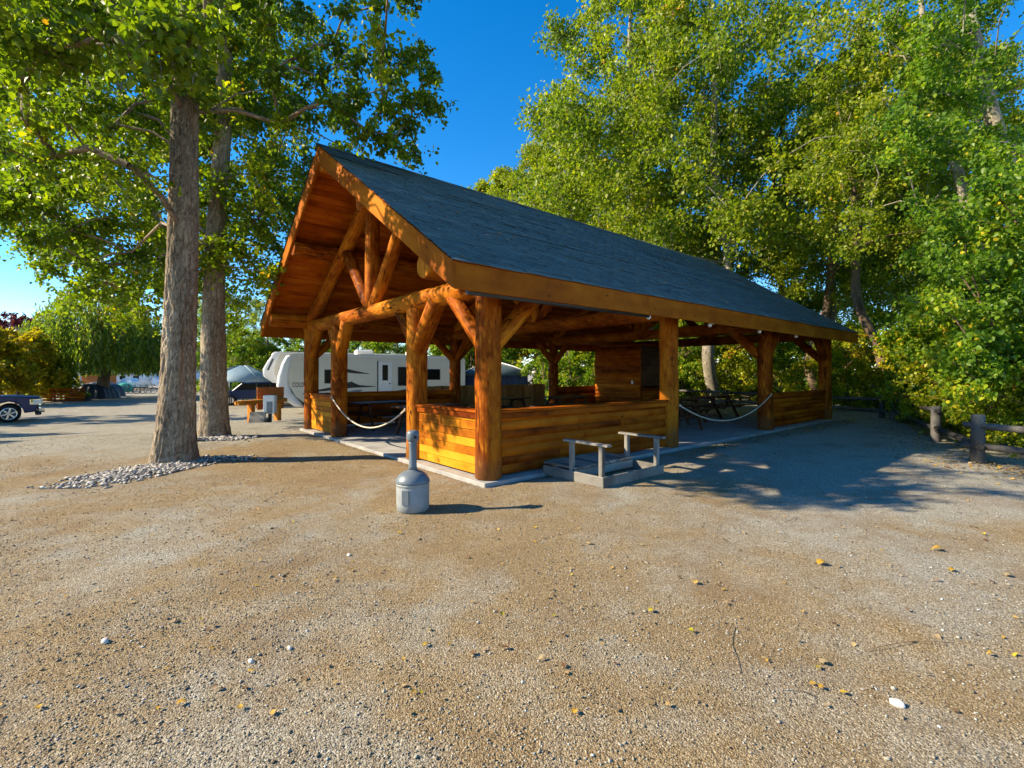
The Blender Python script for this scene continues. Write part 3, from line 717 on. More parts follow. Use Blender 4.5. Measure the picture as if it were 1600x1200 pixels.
# ------------------------------------------------------------------ trees
def unit(v): return v / np.maximum(np.linalg.norm(v, axis=-1, keepdims=True), 1e-9)
def leaf_mesh(name, Cn, L, m, g, hang=.5, tint=None, kite=.43, fine=False):
    N = len(Cn); a = g.standard_normal((N, 3)); a[:, 2] -= hang * 1.6; a = unit(a)
    r = g.standard_normal((N, 3)); r[:, 2] += .8; s = unit(np.cross(a, r)); nn = np.cross(s, a)
    L = (L * g.uniform(.65, 1.25, N))[:, None]
    if fine:                                     # heart shaped blade of six points, slightly cupped and curled at the tip
        q = lambda x, y, z: Cn + a * L * x + s * L * y + nn * L * z
        cu = g.uniform(-.18, .02, (N, 1))
        V = np.stack([Cn, q(.12, .34, .10), q(.48, .33, .09), Cn + a * L + nn * L * cu, q(.48, -.33, .09), q(.12, -.34, .10)], 1)
        k = 6 * np.arange(N)[:, None]; F = np.concatenate([k + np.array([f]) for f in ((0, 1, 2), (0, 2, 3), (0, 3, 4), (0, 4, 5))], 0)
        return np_mesh(name, V.reshape(-1, 3), F, m, np.repeat(np.clip(tint, 0, 1), 6))
    V = np.stack([Cn, Cn + a * L * .38 + s * L * kite + nn * L * .1, Cn + a * L, Cn + a * L * .38 - s * L * kite + nn * L * .1], 1)
    k = 4 * np.arange(N)[:, None]; F = np.concatenate([k + np.array([[0, 1, 2]]), k + np.array([[0, 2, 3]])], 0)
    t = g.beta(1.5, 2.0, N) if tint is None else tint
    return np_mesh(name, V.reshape(-1, 3), F, m, np.repeat(np.clip(t, 0, 1), 4))
def clump_leaves(cl, rad, cnt, g, twigs=11, droop=.35, jit=.10, squash=.8):
    """leaves strung along twigs that leave each clump's centre; returns points and a tint offset per leaf"""
    P, T, tw = [], [], []
    for c, r, k in zip(cl, rad, cnt):
        d = unit(g.standard_normal((twigs, 3)) * np.array([1, 1, squash])); ln = r * g.uniform(.55, 1.15, twigs)
        i = g.integers(0, twigs, k); t = g.uniform(.08, 1, k) ** .75
        p = c + d[i] * (ln[i] * t)[:, None]; p[:, 2] -= droop * r * t ** 2 * .6
        p += g.normal(0, jit * max(r, .5), (k, 3)); P.append(p); T.append(np.full(k, g.normal(0, .10)))
        for j in range(0, twigs, 2): tw.append((c, c + d[j] * ln[j] - np.array([0, 0, droop * r * .6])))
    return np.concatenate(P), np.concatenate(T), tw
def skeleton(trunk_pts, cl, mb, rmin=.007, rk=.0062, seg=5, smin=None):
    nodes = [np.array(p) for p in trunk_pts]; par = [-1] * len(nodes); nt_ = len(nodes)
    order = np.argsort([min(np.linalg.norm((c - q)) for q in nodes) for c in cl])
    arr = np.array(nodes)
    for i in order:
        c = cl[i]; dv = arr - c; d = np.linalg.norm(dv, axis=1) + np.maximum(dv[:, 2] + .15, 0) * 2.0
        j = int(np.argmin(d)); par.append(j); arr = np.vstack([arr, c])
    cnt = np.ones(len(arr))
    for i in range(len(arr) - 1, nt_ - 1, -1): cnt[par[i]] += cnt[i] if par[i] >= nt_ else 0
    for i in range(nt_, len(arr)):
        p, q = Vector(arr[par[i]]), Vector(arr[i]); r1 = rmin + rk * math.sqrt(cnt[i]); r0 = r1 * 1.25
        mid = p.lerp(q, .5) + Vector((0, 0, .10 * (q - p).length)) + Vector(np.random.default_rng(i).normal(0, .05, 3) * (q - p).length)
        mb.tube([p, p.lerp(mid, .6), mid, mid.lerp(q, .6), q], [r0, r0 * .97, (r0 + r1) / 2, r1, r1 * .85], seg, False)
def trunk_mesh(pts, rad, m, seg=20, flare=.35, ridge=0.0, seed=0.0, fine=False):
    """a tapered trunk; ridge = depth of the bark furrows as real relief"""
    P = [Vector(p) for p in pts]; step = .045 if fine else .3; Q, Rr = [], []
    for i in range(len(P) - 1):
        k = max(1, int((P[i + 1] - P[i]).length / step))
        for j in range(k):
            t = j / k; a, b_, c, d_ = P[max(i - 1, 0)], P[i], P[i + 1], P[min(i + 2, len(P) - 1)]
            Q.append(.5 * ((2 * b_) + (c - a) * t + (2 * a - 5 * b_ + 4 * c - d_) * t * t + (3 * b_ - a - 3 * c + d_) * t ** 3)); Rr.append(rad[i] + (rad[i + 1] - rad[i]) * t)
    Q.append(P[-1]); Rr.append(rad[-1]); z0 = P[0].z
    mb = MB(); base = 0; L = 0
    for i, (p, r) in enumerate(zip(Q, Rr)):
        if i: L += (p - Q[i - 1]).length
        r2 = r * (1 + flare * math.exp(-max(p.z - z0, 0) / .38))
        for j in range(seg):
            a = 2 * math.pi * j / seg; ca, sa = math.cos(a), math.sin(a)
            rr = r2 * (1 + .06 * mnoise.noise(Vector((ca * 1.2 + seed, sa * 1.2, L * .6))) + flare * .35 * math.exp(-max(p.z - z0, 0) / .3) * mnoise.noise(Vector((ca * 2.4, sa * 2.4 + seed, .3))))
            if ridge:
                q = Vector((ca * 5.0 + seed, sa * 5.0, L * 2.9 + .6 * mnoise.noise(Vector((ca * 2, sa * 2, L))))); v = 1 - abs(mnoise.noise(q)) * 2.4
                v2 = 1 - abs(mnoise.noise(q * 2.3 + Vector((7, 3, L * .8)))) * 2.2
                rr += ridge * (v * .65 + v2 * .35)
            mb.v.append((p.x + ca * rr, p.y + sa * rr, p.z))
    rr = max(Rr); k = len(Q); L = 0
    for i in range(k - 1):
        dl = (Q[i + 1] - Q[i]).length
        for j in range(seg):
            j2 = (j + 1) % seg; u0, u1 = 2 * math.pi * rr * j / seg, 2 * math.pi * rr * (j + 1) / seg
            mb.face([i * seg + j, i * seg + j2, (i + 1) * seg + j2, (i + 1) * seg + j], [(u0, L), (u1, L), (u1, L + dl), (u0, L + dl)], True)
        L += dl
    return mb.mesh('trunk', m)
def tree(name, label, base, trunk, rad, cl, crad, ccnt, leaf, mleaf, mbark, g, cat='tree', group=None, seg=20, ridge=0, fine=False, flare=.35, twigs=True, jit=.10, droop=.35, tb=.0, hang=.5, ts=.18, ntw=11, fineleaf=False):
    """trunk: points relative to base; cl: clump centres relative to base"""
    root = tag(empty(name, base), label, cat, group)
    cl = np.array(cl, float); crad = np.broadcast_to(crad, len(cl)); ccnt = np.broadcast_to(ccnt, len(cl)).astype(int)
    link('trunk', trunk_mesh(trunk, rad, mbark, seg, flare, ridge, random.random() * 40, fine), root)
    P, T, tw = clump_leaves(cl, crad, ccnt, g, jit=jit, droop=droop, twigs=ntw)
    mb = MB()
    tp = []
    for i in range(len(trunk) - 1):
        for t in (0, .33, .66): tp.append(np.array(Vector(trunk[i]).lerp(Vector(trunk[i + 1]), t)))
    tp = [p for p in tp if p[2] > .25 * trunk[-1][2]] + [np.array(trunk[-1])]
    skeleton(tp, cl, mb)
    if twigs:
        for a, b_ in tw[::2] if len(tw) > 500 else tw: mb.tube([a, b_], [.009, .003], 3, False)
    mb.build('branches', mbark, root)
    t = np.clip(g.normal(.40 + tb, ts, len(P)) + T, 0, 1)
    link('crown', leaf_mesh('crown', P, leaf, mleaf, g, hang, t, fine=fineleaf), root)
    return root
def envelope(N, g, z0, z1, rx, prof, shell=.55, cx=(0, 0)):
    """clump centres filling a crown between heights z0 and z1; prof(t) = relative radius at height t"""
    t = g.uniform(0, 1, N); a = g.uniform(0, 2 * np.pi, N); q = np.sqrt(g.uniform(shell ** 2 * .15, 1, N))
    r = rx * np.array([prof(x) for x in t]) * q
    return np.stack([r * np.cos(a) + cx[0] * t, r * np.sin(a) + cx[1] * t, z0 + (z1 - z0) * t], 1)

# --- the big cottonwood by the stones (left foreground)
g = np.random.default_rng(101)
B1 = gp(272, 720)
def rel(u, v, Y, B): return np.array(at(u, v, Y) - B)
c1 = [rel(u, v, Y, B1) for u, v, Y in (
    (560, 100, 9.2), (520, 70, 9.6), (610, 120, 9.0), (650, 150, 9.1), (680, 165, 9.3), (600, 80, 9.4), (630, 95, 9.4), (655, 78, 9.6), (560, 150, 8.8), (545, 185, 8.7), (575, 205, 8.6), (600, 170, 8.9), (615, 215, 8.8), (500, 120, 9.0), (470, 90, 9.0), (520, 155, 8.6),
    (590, 10, 9.6), (540, 20, 9.4), (640, 0, 9.8), (470, 20, 9.2), (420, 40, 8.8), (380, 10, 8.6), (430, 110, 8.6), (640, 195, 9.2), (668, 118, 9.4),
    (215, 85, 5.6), (250, 78, 5.5), (285, 95, 5.8), (170, 60, 5.8), (120, 70, 5.9), (60, 82, 6.0), (20, 60, 6.0), (90, 30, 6.2), (200, 20, 6.2), (300, 30, 6.6), (30, 130, 6.4), (40, 190, 7.0), (10, 230, 7.2), (150, 10, 6.4), (245, 20, 6.6), (60, 10, 6.6),
    (20, 330, 10.4), (50, 375, 10.6), (85, 420, 11), (110, 360, 10.8), (40, 285, 10.4), (100, 300, 11), (0, 300, 10.2), (140, 410, 11.2), (170, 340, 11.4), (205, 395, 11.6), (60, 330, 10.6))]
r1 = [.42] * 25 + [.42] * 16 + [.5] * 11; n1 = [230] * 25 + [110] * 16 + [300] * 11
up = envelope(14, g, 8.0, 12, 3.6, lambda t: 1.05 - .6 * t, .3, (.6, 1.6)); up = [p for p in up if p[1] > -2.9]
while len(c1) < 52 + 40:
    u, v, Y = g.uniform(-40, 335), g.uniform(-60, 265), g.uniform(7.2, 11)
    if 215 < u < 350 and Y < 9.6: continue
    c1.append(rel(u, v, Y, B1)); r1.append(g.uniform(.45, .65)); n1.append(int(g.uniform(190, 270)))
while len(c1) < 52 + 40 + 22:
    u, v, Y = g.uniform(-30, 330), g.uniform(-30, 118), g.uniform(5.1, 6.6)
    if v > 80 + 40 * math.sin(u * .03): continue
    c1.append(rel(u, v, Y, B1)); r1.append(.45); n1.append(150)
for _ in range(12):
    c1.append(np.array([g.uniform(-3.5, 3.0), g.uniform(-2.6, 4.5), g.uniform(8.2, 12.2)])); r1.append(.5); n1.append(260)
for _ in range(26):
    c1.append(np.array([g.uniform(-2, 4.8), g.uniform(-4.5, -1.6), g.uniform(6.8, 10)])); r1.append(.6); n1.append(170)
low = [np.array([g.uniform(.2, 4.2), g.uniform(-1.6, 3.2), g.uniform(6.2, 9.0)]) for _ in range(13)]
c1 += list(up) + low; r1 += [.85] * len(up) + [.6] * len(low); n1 += [300] * len(up) + [240] * len(low)
tree('cottonwood_tree', 'thick cottonwood with furrowed grey bark beside the pile of pale stones', B1, [(0, 0, -.15), (.03, 0, .5), (.10, 0, 2.2), (.17, 0, 4.2), (.20, 0, 6.4), (.26, .1, 9), (.3, .3, 12.5), (.4, .6, 16)],
     [.315, .28, .235, .212, .19, .16, .12, .04], c1, r1, n1, .098, 'leaf', 'bark', g, seg=130, ridge=.036, fine=True, flare=.30, fineleaf=True, group='cottonwoods by the drive')
# --- second and third trunks behind it
g = np.random.default_rng(102); B2 = gp(336, 682)
c2, r2, n2 = [], [], []
while len(c2) < 185:
    u, v, Y = g.uniform(-60, 500), g.uniform(-70, 470), g.uniform(11.2, 15.5)
    low_lim = np.interp(u, [-60, 60, 120, 200, 300, 380, 450, 500], [350, 405, 475, 485, 440, 465, 415, 280])
    if v > low_lim or (u > 450 and v > 330): continue
    c2.append(rel(u, v, Y, B2)); r2.append(g.uniform(.6, .95)); n2.append(int(g.uniform(360, 500)))
for p in envelope(14, g, 11, 17, 4, lambda t: 1.1 - .8 * t, .3): c2.append(p); r2.append(1.0); n2.append(260)
for _ in range(8): c2.append(np.array([g.uniform(-3, 3), g.uniform(-3.2, 4), g.uniform(9, 15.5)])); r2.append(.55); n2.append(300)
tree('cottonwood_tree', 'second cottonwood trunk standing just behind the thick one', B2, [(0, 0, -.15), (-.02, 0, .6), (-.04, 0, 2.5), (.0, 0, 5), (.14, .1, 8), (.2, .1, 12), (.3, 0, 18)],
     [.33, .30, .26, .20, .175, .13, .04], c2, r2, n2, .105, 'leaf', 'bark', g, seg=90, ridge=.022, fine=True, flare=.32, group='cottonwoods by the drive', tb=.05)
g = np.random.default_rng(103); B3 = gxy(285, 17.5)
c3, r3, n3 = [], [], []
while len(c3) < 130:
    u, v, Y = g.uniform(-40, 470), g.uniform(-60, 500), g.uniform(16, 21)
    if v > np.interp(u, [-40, 60, 120, 230, 330, 400, 450, 470], [330, 390, 490, 520, 545, 550, 500, 300]): continue
    c3.append(rel(u, v, Y, B3)); r3.append(g.uniform(.9, 1.3)); n3.append(460)
tree('cottonwood_tree', 'slim leaning cottonwood trunk left behind the two thick trunks', B3, [(0, 0, -.15), (-.15, 0, 3), (-.9, 0, 7.0), (-1.6, 0, 10), (-2.6, 0, 14), (-3, 0, 18)],
     [.24, .22, .2, .17, .12, .03], c3, r3, n3, .125, 'leaf', 'bark2', g, seg=18, group='cottonwoods by the drive', tb=.12)

# --- tree kinds for the wood behind and right; each kind is built once and copied
def kind_poplar(seed, h, rx, N, leaf=.15, mleaf='leafb', mbark='bark2', z0=.22, name='poplar_tree', cnt=330, cr=.85, rt=.26, tb=0.0, wob=.35):
    g = np.random.default_rng(seed)
    prof = lambda t: (.35 + .75 * math.sin(math.pi * min(1, t * 1.25 + .12)) ** .8 if t < .72 else 1.02 * (1 - t) / .28 * .8 + .12)
    tr = [(g.normal(0, wob) * (z > .1), g.normal(0, wob) * (z > .1), h * z) for z in (-.01, .12, .3, .5, .7, .86, .96)]
    cl = envelope(N, g, h * z0, h * .985, rx, prof, .5)
    cr_ = cr * (1.25 - .55 * (cl[:, 2] / h))
    return tree(name, 'x', (0, 0, 0), tr, [rt, rt * .92, rt * .8, rt * .62, rt * .42, rt * .25, .03], cl, cr_, cnt, leaf, mleaf, mbark, g, seg=12, twigs=True, tb=tb, flare=.25, jit=.17, ntw=15)
def kind_bush(seed, h, rx, N, leaf, mleaf, cnt=240, name='shrub', tb=0., cr=.5):
    g = np.random.default_rng(seed)
    cl = envelope(N, g, .15, h, rx, lambda t: .85 + .35 * math.sin(math.pi * t) - .55 * t * t, .4)
    return tree(name, 'x', (0, 0, 0), [(0, 0, -.05), (.1, .05, h * .3), (.15, .1, h * .55)], [.06, .05, .02], cl, cr, cnt, leaf, mleaf, 'bark3', g, cat='shrub', seg=7, twigs=True, tb=tb, flare=.1, ts=.26)
USED = {}
def plant(kind, loc, s, rz, label, group, sz=None, fac=1):
    key = kind.name
    o = kind if key not in USED else copy_tree(kind); USED[key] = 1
    o.location = loc; o.rotation_euler = (0, 0, rz); o.scale = (s, s, sz or s); tag(o, label, None, group); return o
pA = kind_poplar(201, 20, 5.2, 190, z0=.3, cnt=290, cr=1.05, leaf=.145); pB = kind_poplar(202, 22, 4.2, 170, tb=.08, cnt=290, cr=1.05, leaf=.145); pC = kind_poplar(203, 15, 3.2, 100, tb=-.05, mleaf='leafy', rt=.2)
pD = kind_poplar(204, 19, 4.4, 95, mbark='bark3', z0=.32, cnt=300)
bA = kind_bush(211, 3.4, 2.2, 60, .105, 'leafy'); bB = kind_bush(212, 4.6, 2.5, 75, .11, 'leafg', tb=.12); bD = kind_bush(214, 4.6, 2.6, 75, .105, 'leafy', tb=.05); bC = kind_bush(213, 2.2, 1.6, 40, .085, 'leafy', tb=-.05)
pA['category'] = pB['category'] = pC['category'] = pD['category'] = 'tree'
wood_g = 'tall poplars of the wood behind the pavilion'
for kd, u, Y, s, rz_, lab in (
    (pA, 1122, 24.5, 1.22, 0.3, 'tall leafy poplar with pale trunk rising right behind the pavilion roof'),
    (pA, 992, 30, 1.42, 2.6, 'broad poplar whose crown fills the gap left of the pale trunk'),
    (pB, 985, 36, 1.0, 1.2, 'poplar behind the ridge, left of the big pale trunked one'),
    (pC, 905, 38, 1.5, 2.0, 'yellowing poplar with thin top behind the middle of the ridge'),
    (pB, 832, 44, 1.06, 3.1, 'pointed poplar at the left end of the tree row over the ridge'),
    (pC, 752, 52, 1.55, .2, 'small distant poplar top peeping over the roof, second from the left'),
    (pC, 722, 55, 1.58, 1.1, 'small distant poplar top peeping over the roof, leftmost one'),
    (pB, 872, 42, 1.12, 4.4, 'poplar between the pointed one and the yellowing one over the ridge'),
    (pC, 790, 47, 1.5, 5.2, 'slim yellowing poplar left of the pointed one over the ridge'),
    (pD, 1215, 28, 1.0, .9, 'brown trunked tree showing beyond the far end of the roof ridge'),
    (pA, 1300, 31, 1.0, 4.0, 'dense poplar far back behind the twin brown trunks'),
    (pD, 1292, 23.5, .9, 2.4, 'tree with twin brown trunks right of the roof end'),
    (pD, 1345, 20.5, .85, 5.0, 'slender tree with orange brown trunk beyond the far roof corner'),
    (pB, 1430, 26, .95, 2.2, 'poplar in the wood at upper right, behind the leaning trunks'),
    (pA, 1540, 24, .9, 1.7, 'poplar at the right edge, farthest back'),
    (pB, 1080, 42, .9, .5, 'far poplar hidden behind the big pale trunked one'),
    (pA, 1400, 40, .9, 3.3, 'far poplar closing the gap at the right')):
    plant(kd, gxy(u, Y), s, rz_, lab, wood_g)
# left background trees behind the trailers
for kd, u, Y, s, rz_, lab in ((pA, 330, 42, .62, .4, 'round green tree behind the blue canopy'), (pA, 420, 38, .55, 1.4, 'broad green tree behind the front of the trailers'),
    (pB, 515, 40, .52, 2.4, 'green tree behind the middle of the camping trailer'), (pA, 620, 39, .5, 3.4, 'green tree behind the rear of the camping trailer'), (pB, 712, 40, .46, .9, 'green tree between trailer and dark gazebo')):
    plant(kd, gxy(u, Y), s, rz_, lab, 'trees behind the trailers', sz=s * .8)
for i, (x, y) in enumerate(((-27, 14.2), (-31, 10.6), (-30, 20.5), (-24.5, 10.2))):
    plant((pA, pB, pD, pA)[i], Vector((x, y, -.3)), (.42, .40, .6, .40)[i], i * 1.3, ('poplar out of frame at left, beside the truck', 'poplar out of frame at left, nearest the camera', 'poplar out of frame at left, farthest back', 'poplar out of frame at left, nearest the drive')[i], 'trees left of the drive')
# shrubs closing the view behind the pavilion and right of it
spec = []
gb = np.random.default_rng(300)
for i in range(9):
    u = 735 + i * 64 + gb.uniform(-15, 15); spec.append((bD if i % 3 else bB, u, gb.uniform(33, 37), gb.uniform(1.55, 1.9), 'row of shrubs behind the pavilion'))
for i in range(10):
    u = 885 + i * 47 + gb.uniform(-12, 12); spec.append((bA if i % 4 else bB, u, 26 + 5.5 * (i % 2) + gb.uniform(0, 1.5), gb.uniform(1.0, 1.35), 'row of shrubs behind the pavilion'))
for i in range(7): spec.append((bB, 385 + i * 58 + gb.uniform(-10, 10), 35 + 2 * (i % 2), gb.uniform(1.05, 1.25), 'hedge behind the trailers'))
for i, (u, Y, kd, s) in enumerate(((1320, 21, bA, 1.0), (1365, 22.5, bB, 1.0), (1400, 20, bA, .95), (1462, 19, bA, 1.0), (1535, 17, bB, 1.0), (1528, 14.8, bA, .95), (1540, 15.5, bB, 1.15), (1508, 12.1, bC, 1.05), (1560, 12.2, bA, .9), (1590, 13.5, bB, 1.15), (1580, 10.3, bC, 1.0), (1640, 11, bA, .9), (1620, 9.1, bC, .8), (1660, 16, bB, 1.3), (1700, 13, bB, 1.1))):
    spec.append((kd, u, Y, s, 'shrubs behind the split rail fence'))
ORD = 'leftmost second third fourth fifth sixth seventh eighth ninth tenth eleventh twelfth thirteenth fourteenth fifteenth sixteenth seventeenth'.split()
def nth(i): return ORD[i] if i == 0 else ORD[i] + ' from the left'
count = {}
for kd, u, Y, s, grp in sorted(spec, key=lambda q: q[1]):
    row = 'hedge' if grp[0] == 'h' else 'tall' if (grp[0] == 'r' and s > 1.5) else ('low' if grp[0] == 'r' else 'fence'); i = count.get(row, 0); count[row] = i + 1
    lab = {'hedge': 'green hedge shrub behind the camping trailer, ', 'tall': 'tall green shrub at the back of the thicket behind the pavilion, ', 'low': 'yellow green shrub in the front row behind the pavilion, ', 'fence': 'leafy shrub behind the split rail fence, '}[row] + nth(i)
    q = gxy(u, Y)
    if row == 'fence': q.x += .2
    plant(kd, q, s, gb.uniform(0, 6.28), lab, grp)

# --- right foreground trees: leaning birch barked trunk and big leaved branches hanging over the fence
g = np.random.default_rng(104); B4 = gxy(1672, 15.5)
cl = []
while len(cl) < 92:
    u, v, Y = g.uniform(1330, 1720), g.uniform(-60, 560), g.uniform(12.2, 17.5)
    if u < np.interp(v, [-60, 120, 300, 420, 560], [1330, 1380, 1370, 1400, 1440]) + g.uniform(0, 70): continue
    cl.append(rel(u, v, Y, B4))
tp = [rel(u, v, 15.5, B4) for u, v in ((1672, 680), (1650, 560), (1612, 380), (1575, 260), (1545, 160), (1520, 40), (1500, -120))]; tp[0][2] = -.1
tree('leaning_tree', 'pale trunked tree leaning left at the upper right corner', B4, [tuple(p) for p in tp], [.30, .28, .25, .23, .2, .16, .05], cl, .85, 400, .115, 'leafg', 'bark2', g, group='trees over the right fence', tb=.05)
g = np.random.default_rng(105); B5 = gxy(1560, 16.8)
cl = []
while len(cl) < 60:
    u, v, Y = g.uniform(1290, 1560), g.uniform(-60, 330), g.uniform(15.5, 20)
    cl.append(rel(u, v, Y, B5))
tp = [rel(u, v, 16.8, B5) for u, v in ((1560, 660), (1545, 500), (1515, 340), (1480, 215), (1450, 110), (1435, -60))]; tp[0][2] = -.1
tree('leaning_tree', 'thinner pale trunk leaning left, inside the upper right foliage', B5, [tuple(p) for p in tp], [.2, .19, .17, .15, .13, .05], cl, .9, 280, .12, 'leafb', 'bark2', g, group='trees over the right fence', tb=.0)
g = np.random.default_rng(106); B6 = Vector((13.2, 10.4, 0))
cl, rr_ = [], []
while len(cl) < 105:
    u, v, Y = g.uniform(1400, 1690), g.uniform(230, 660), g.uniform(8.9, 11.5)
    if u < np.interp(v, [230, 300, 420, 520, 600, 660], [1560, 1480, 1425, 1420, 1470, 1560]) + g.uniform(0, 90): continue
    cl.append(rel(u, v, Y, B6))
tree('maple_tree', 'broad leaved green tree hanging over the fence at the right edge', B6, [(0, 0, -.1), (-.2, 0, 1.2), (-.5, -.1, 2.6), (-.8, 0, 4.2), (-1.0, 0, 6)], [.16, .14, .12, .08, .03], cl, .50, 270, .098, 'leafg', 'bark3', g, group='trees over the right fence', tb=.08, jit=.16, fineleaf=True)

# --- willow, golden tree, purple tree on the far left
def willow(base, h, rx, label):
    g = np.random.default_rng(401); root = tag(empty('weeping_willow', base), label, 'tree')
    link('trunk', trunk_mesh([(0, 0, -.1), (.1, 0, 1.5), (.2, .1, 3.2), (0, 0, 5)], [.5, .42, .36, .2], 'bark3', 14), root)
    P = []; S = 760; mb = MB()
    for i in range(S):
        a = g.uniform(0, 6.283); q = math.sqrt(g.uniform(.12, 1)); x, y = rx * q * math.cos(a), rx * q * math.sin(a)
        zt = h * (1 - .55 * q ** 2.2) * g.uniform(.86, 1.04); zb_ = 2.1 + g.uniform(0, 1.0) ** 2 * 1.8
        k = int((zt - zb_) * 10); t = np.linspace(0, 1, k)
        sw = g.normal(0, .18, 2)
        P.append(np.stack([x + sw[0] * t + g.normal(0, .07, k), y + sw[1] * t + g.normal(0, .07, k), zt + (zb_ - zt) * t], 1))
        if i % 4 == 0: mb.tube([(0, 0, 4.2), (x * .4, y * .4, max(zt, 4) * .95), (x, y, zt), (x + sw[0], y + sw[1], zb_)], [.04, .03, .015, .005], 3, False)
    P = np.concatenate(P); mb.build('branches', 'bark3', root)
    link('crown', leaf_mesh('crown', P, .30, 'willow', g, 2.6, None, .2), root)
willow(gxy(160, 40), 9.5, 5.8, 'weeping willow with long hanging green strands at far left')
g = np.random.default_rng(402)
def small_tree(base, h, rx, m, label, seed, cnt=260, leaf=.2, N=55):
    g = np.random.default_rng(seed); cl = envelope(N, g, h * .22, h, rx, lambda t: .55 + .6 * math.sin(math.pi * (t * .85 + .1)), .4)
    tree('garden_tree', label, base, [(0, 0, -.1), (.05, 0, h * .3), (.1, 0, h * .6), (.1, 0, h * .9)], [.14, .12, .08, .03], cl, .75, cnt, leaf, m, 'bark3', g, seg=8, twigs=False, group='coloured garden trees')
small_tree(gxy(28, 33), 5.0, 1.9, 'leafgold', 'golden yellow tree behind the navy pickup', 403); small_tree(gxy(-14, 31), 5.2, 2.2, 'leafgold', 'golden tree cut by the left picture edge', 404)
small_tree(gxy(25, 56), 9.2, 3.4, 'leafr', 'dark purple leaved tree behind the golden one', 405); small_tree(gxy(225, 66), 4.4, 4.5, 'leafr', 'low purple tree under the willow strands', 406)
small_tree(gxy(78, 36), 3.4, 1.2, 'leafy', 'yellow green small tree beside the golden one', 407)
for i, (u, Y, h) in enumerate(((110, 80, 7), (190, 85, 8), (260, 80, 7), (20, 90, 8), (310, 75, 9))):
    plant(pD, gxy(u, Y), h / 19, i, ('far green tree behind the white cabin', 'far green tree behind the wooden shed', 'far green tree right of the willow', 'far green tree at the left edge', 'far green tree behind the cottonwood trunks')[i], 'far trees across the campsite', sz=h / 19)

# ------------------------------------------------------------------ stones piled round the trunks
def stone_bed(base, ext, N, label, seed, smin=.02, smax=.055):
    g = np.random.default_rng(seed); q = g.normal(0, 1, (N, 2)).clip(-2.1, 2.1)
    X = base.x + ext[0] + q[:, 0] * ext[2] + q[:, 1] * ext[4]; Y = base.y + ext[1] + q[:, 1] * ext[3]
    Y = np.where((np.hypot(X - base.x, Y - base.y) < .36), Y - .45, Y)
    hgt = .045 * np.exp(-(q ** 2).sum(1) * .7)
    sz = g.uniform(smin, smax, N); z = on_ground(X, Y) + hgt * g.uniform(.3, 1, N)
    bed = link('stone_bed', scatter_stones('stone_bed', np.stack([X, Y, z], 1), sz, 'cobble', .62, None, seed, .35))
    tag(bed, label, 'stones', None, 'stuff')
stone_bed(B1, (.2, -1.0, .27, .52, .10), 2300, 'bed of pale river stones at the foot of the thick cottonwood', 501, .014, .036)
stone_bed(B1, (.7, .2, .4, .18, 0), 190, 'scattered pale stones right of the thick cottonwood', 502, .018, .045)
stone_bed(B2, (.15, -.35, .5, .2, 0), 520, 'bed of pale river stones at the second cottonwood', 503, .025, .06)

# ------------------------------------------------------------------ litter: fallen leaves, twigs, one white stone
def litter(name, X, Y, L, label, seed):
    g = np.random.default_rng(seed); N = len(X); P = np.stack([X, Y, on_ground(X, Y) + .012], 1)
    a = g.uniform(0, 6.283, N); ax = np.stack([np.cos(a), np.sin(a), g.normal(0, .18, N)], 1); s = np.stack([-np.sin(a), np.cos(a), g.normal(0, .25, N)], 1)
    L = (L * g.uniform(.6, 1.3, N))[:, None]; up_ = np.array([0, 0, 1.]) * L * g.uniform(.05, .22, (N, 1))
    V = np.stack([P, P + ax * L * .4 + s * L * .36 + up_, P + ax * L, P + ax * L * .4 - s * L * .36 + up_], 1)
    k = 4 * np.arange(N)[:, None]; F = np.concatenate([k + np.array([[0, 1, 2]]), k + np.array([[0, 2, 3]])], 0)
    o = link(name, np_mesh(name, V.reshape(-1, 3), F, 'fallen', np.repeat(g.uniform(0, 1, N), 4))); tag(o, label, 'leaf litter', None, 'stuff')
X, Y, g = foreground_points(900, 2.2, 14, 1.2, 601); k = outside_pav(X, Y, .5)
litter('leaf_litter', X[k], Y[k], .036, 'small dry leaf bits sprinkled over the gravel', 602)
g = np.random.default_rng(603); a = g.uniform(4.5, 15, 900); bb = -.4 - np.abs(g.normal(0, .45, 900)); q = PA[:, None] + E1[:, None] * a + E2[:, None] * bb
litter('leaf_litter', q[0], q[1], .055, 'brown leaf litter along the slab edge right of the steps', 604)
t = g.uniform(0, 1, 1300); FX = np.interp(t, [0, .5, 1], [fp[0].x, fp[2].x, fp[3].x]) + g.normal(-.15, .5, 1300); FY = np.interp(t, [0, .5, 1], [fp[0].y, fp[2].y, fp[3].y]) + g.normal(0, .35, 1300)
litter('leaf_litter', FX, FY, .065, 'brown leaf litter heaped under the split rail fence', 605)
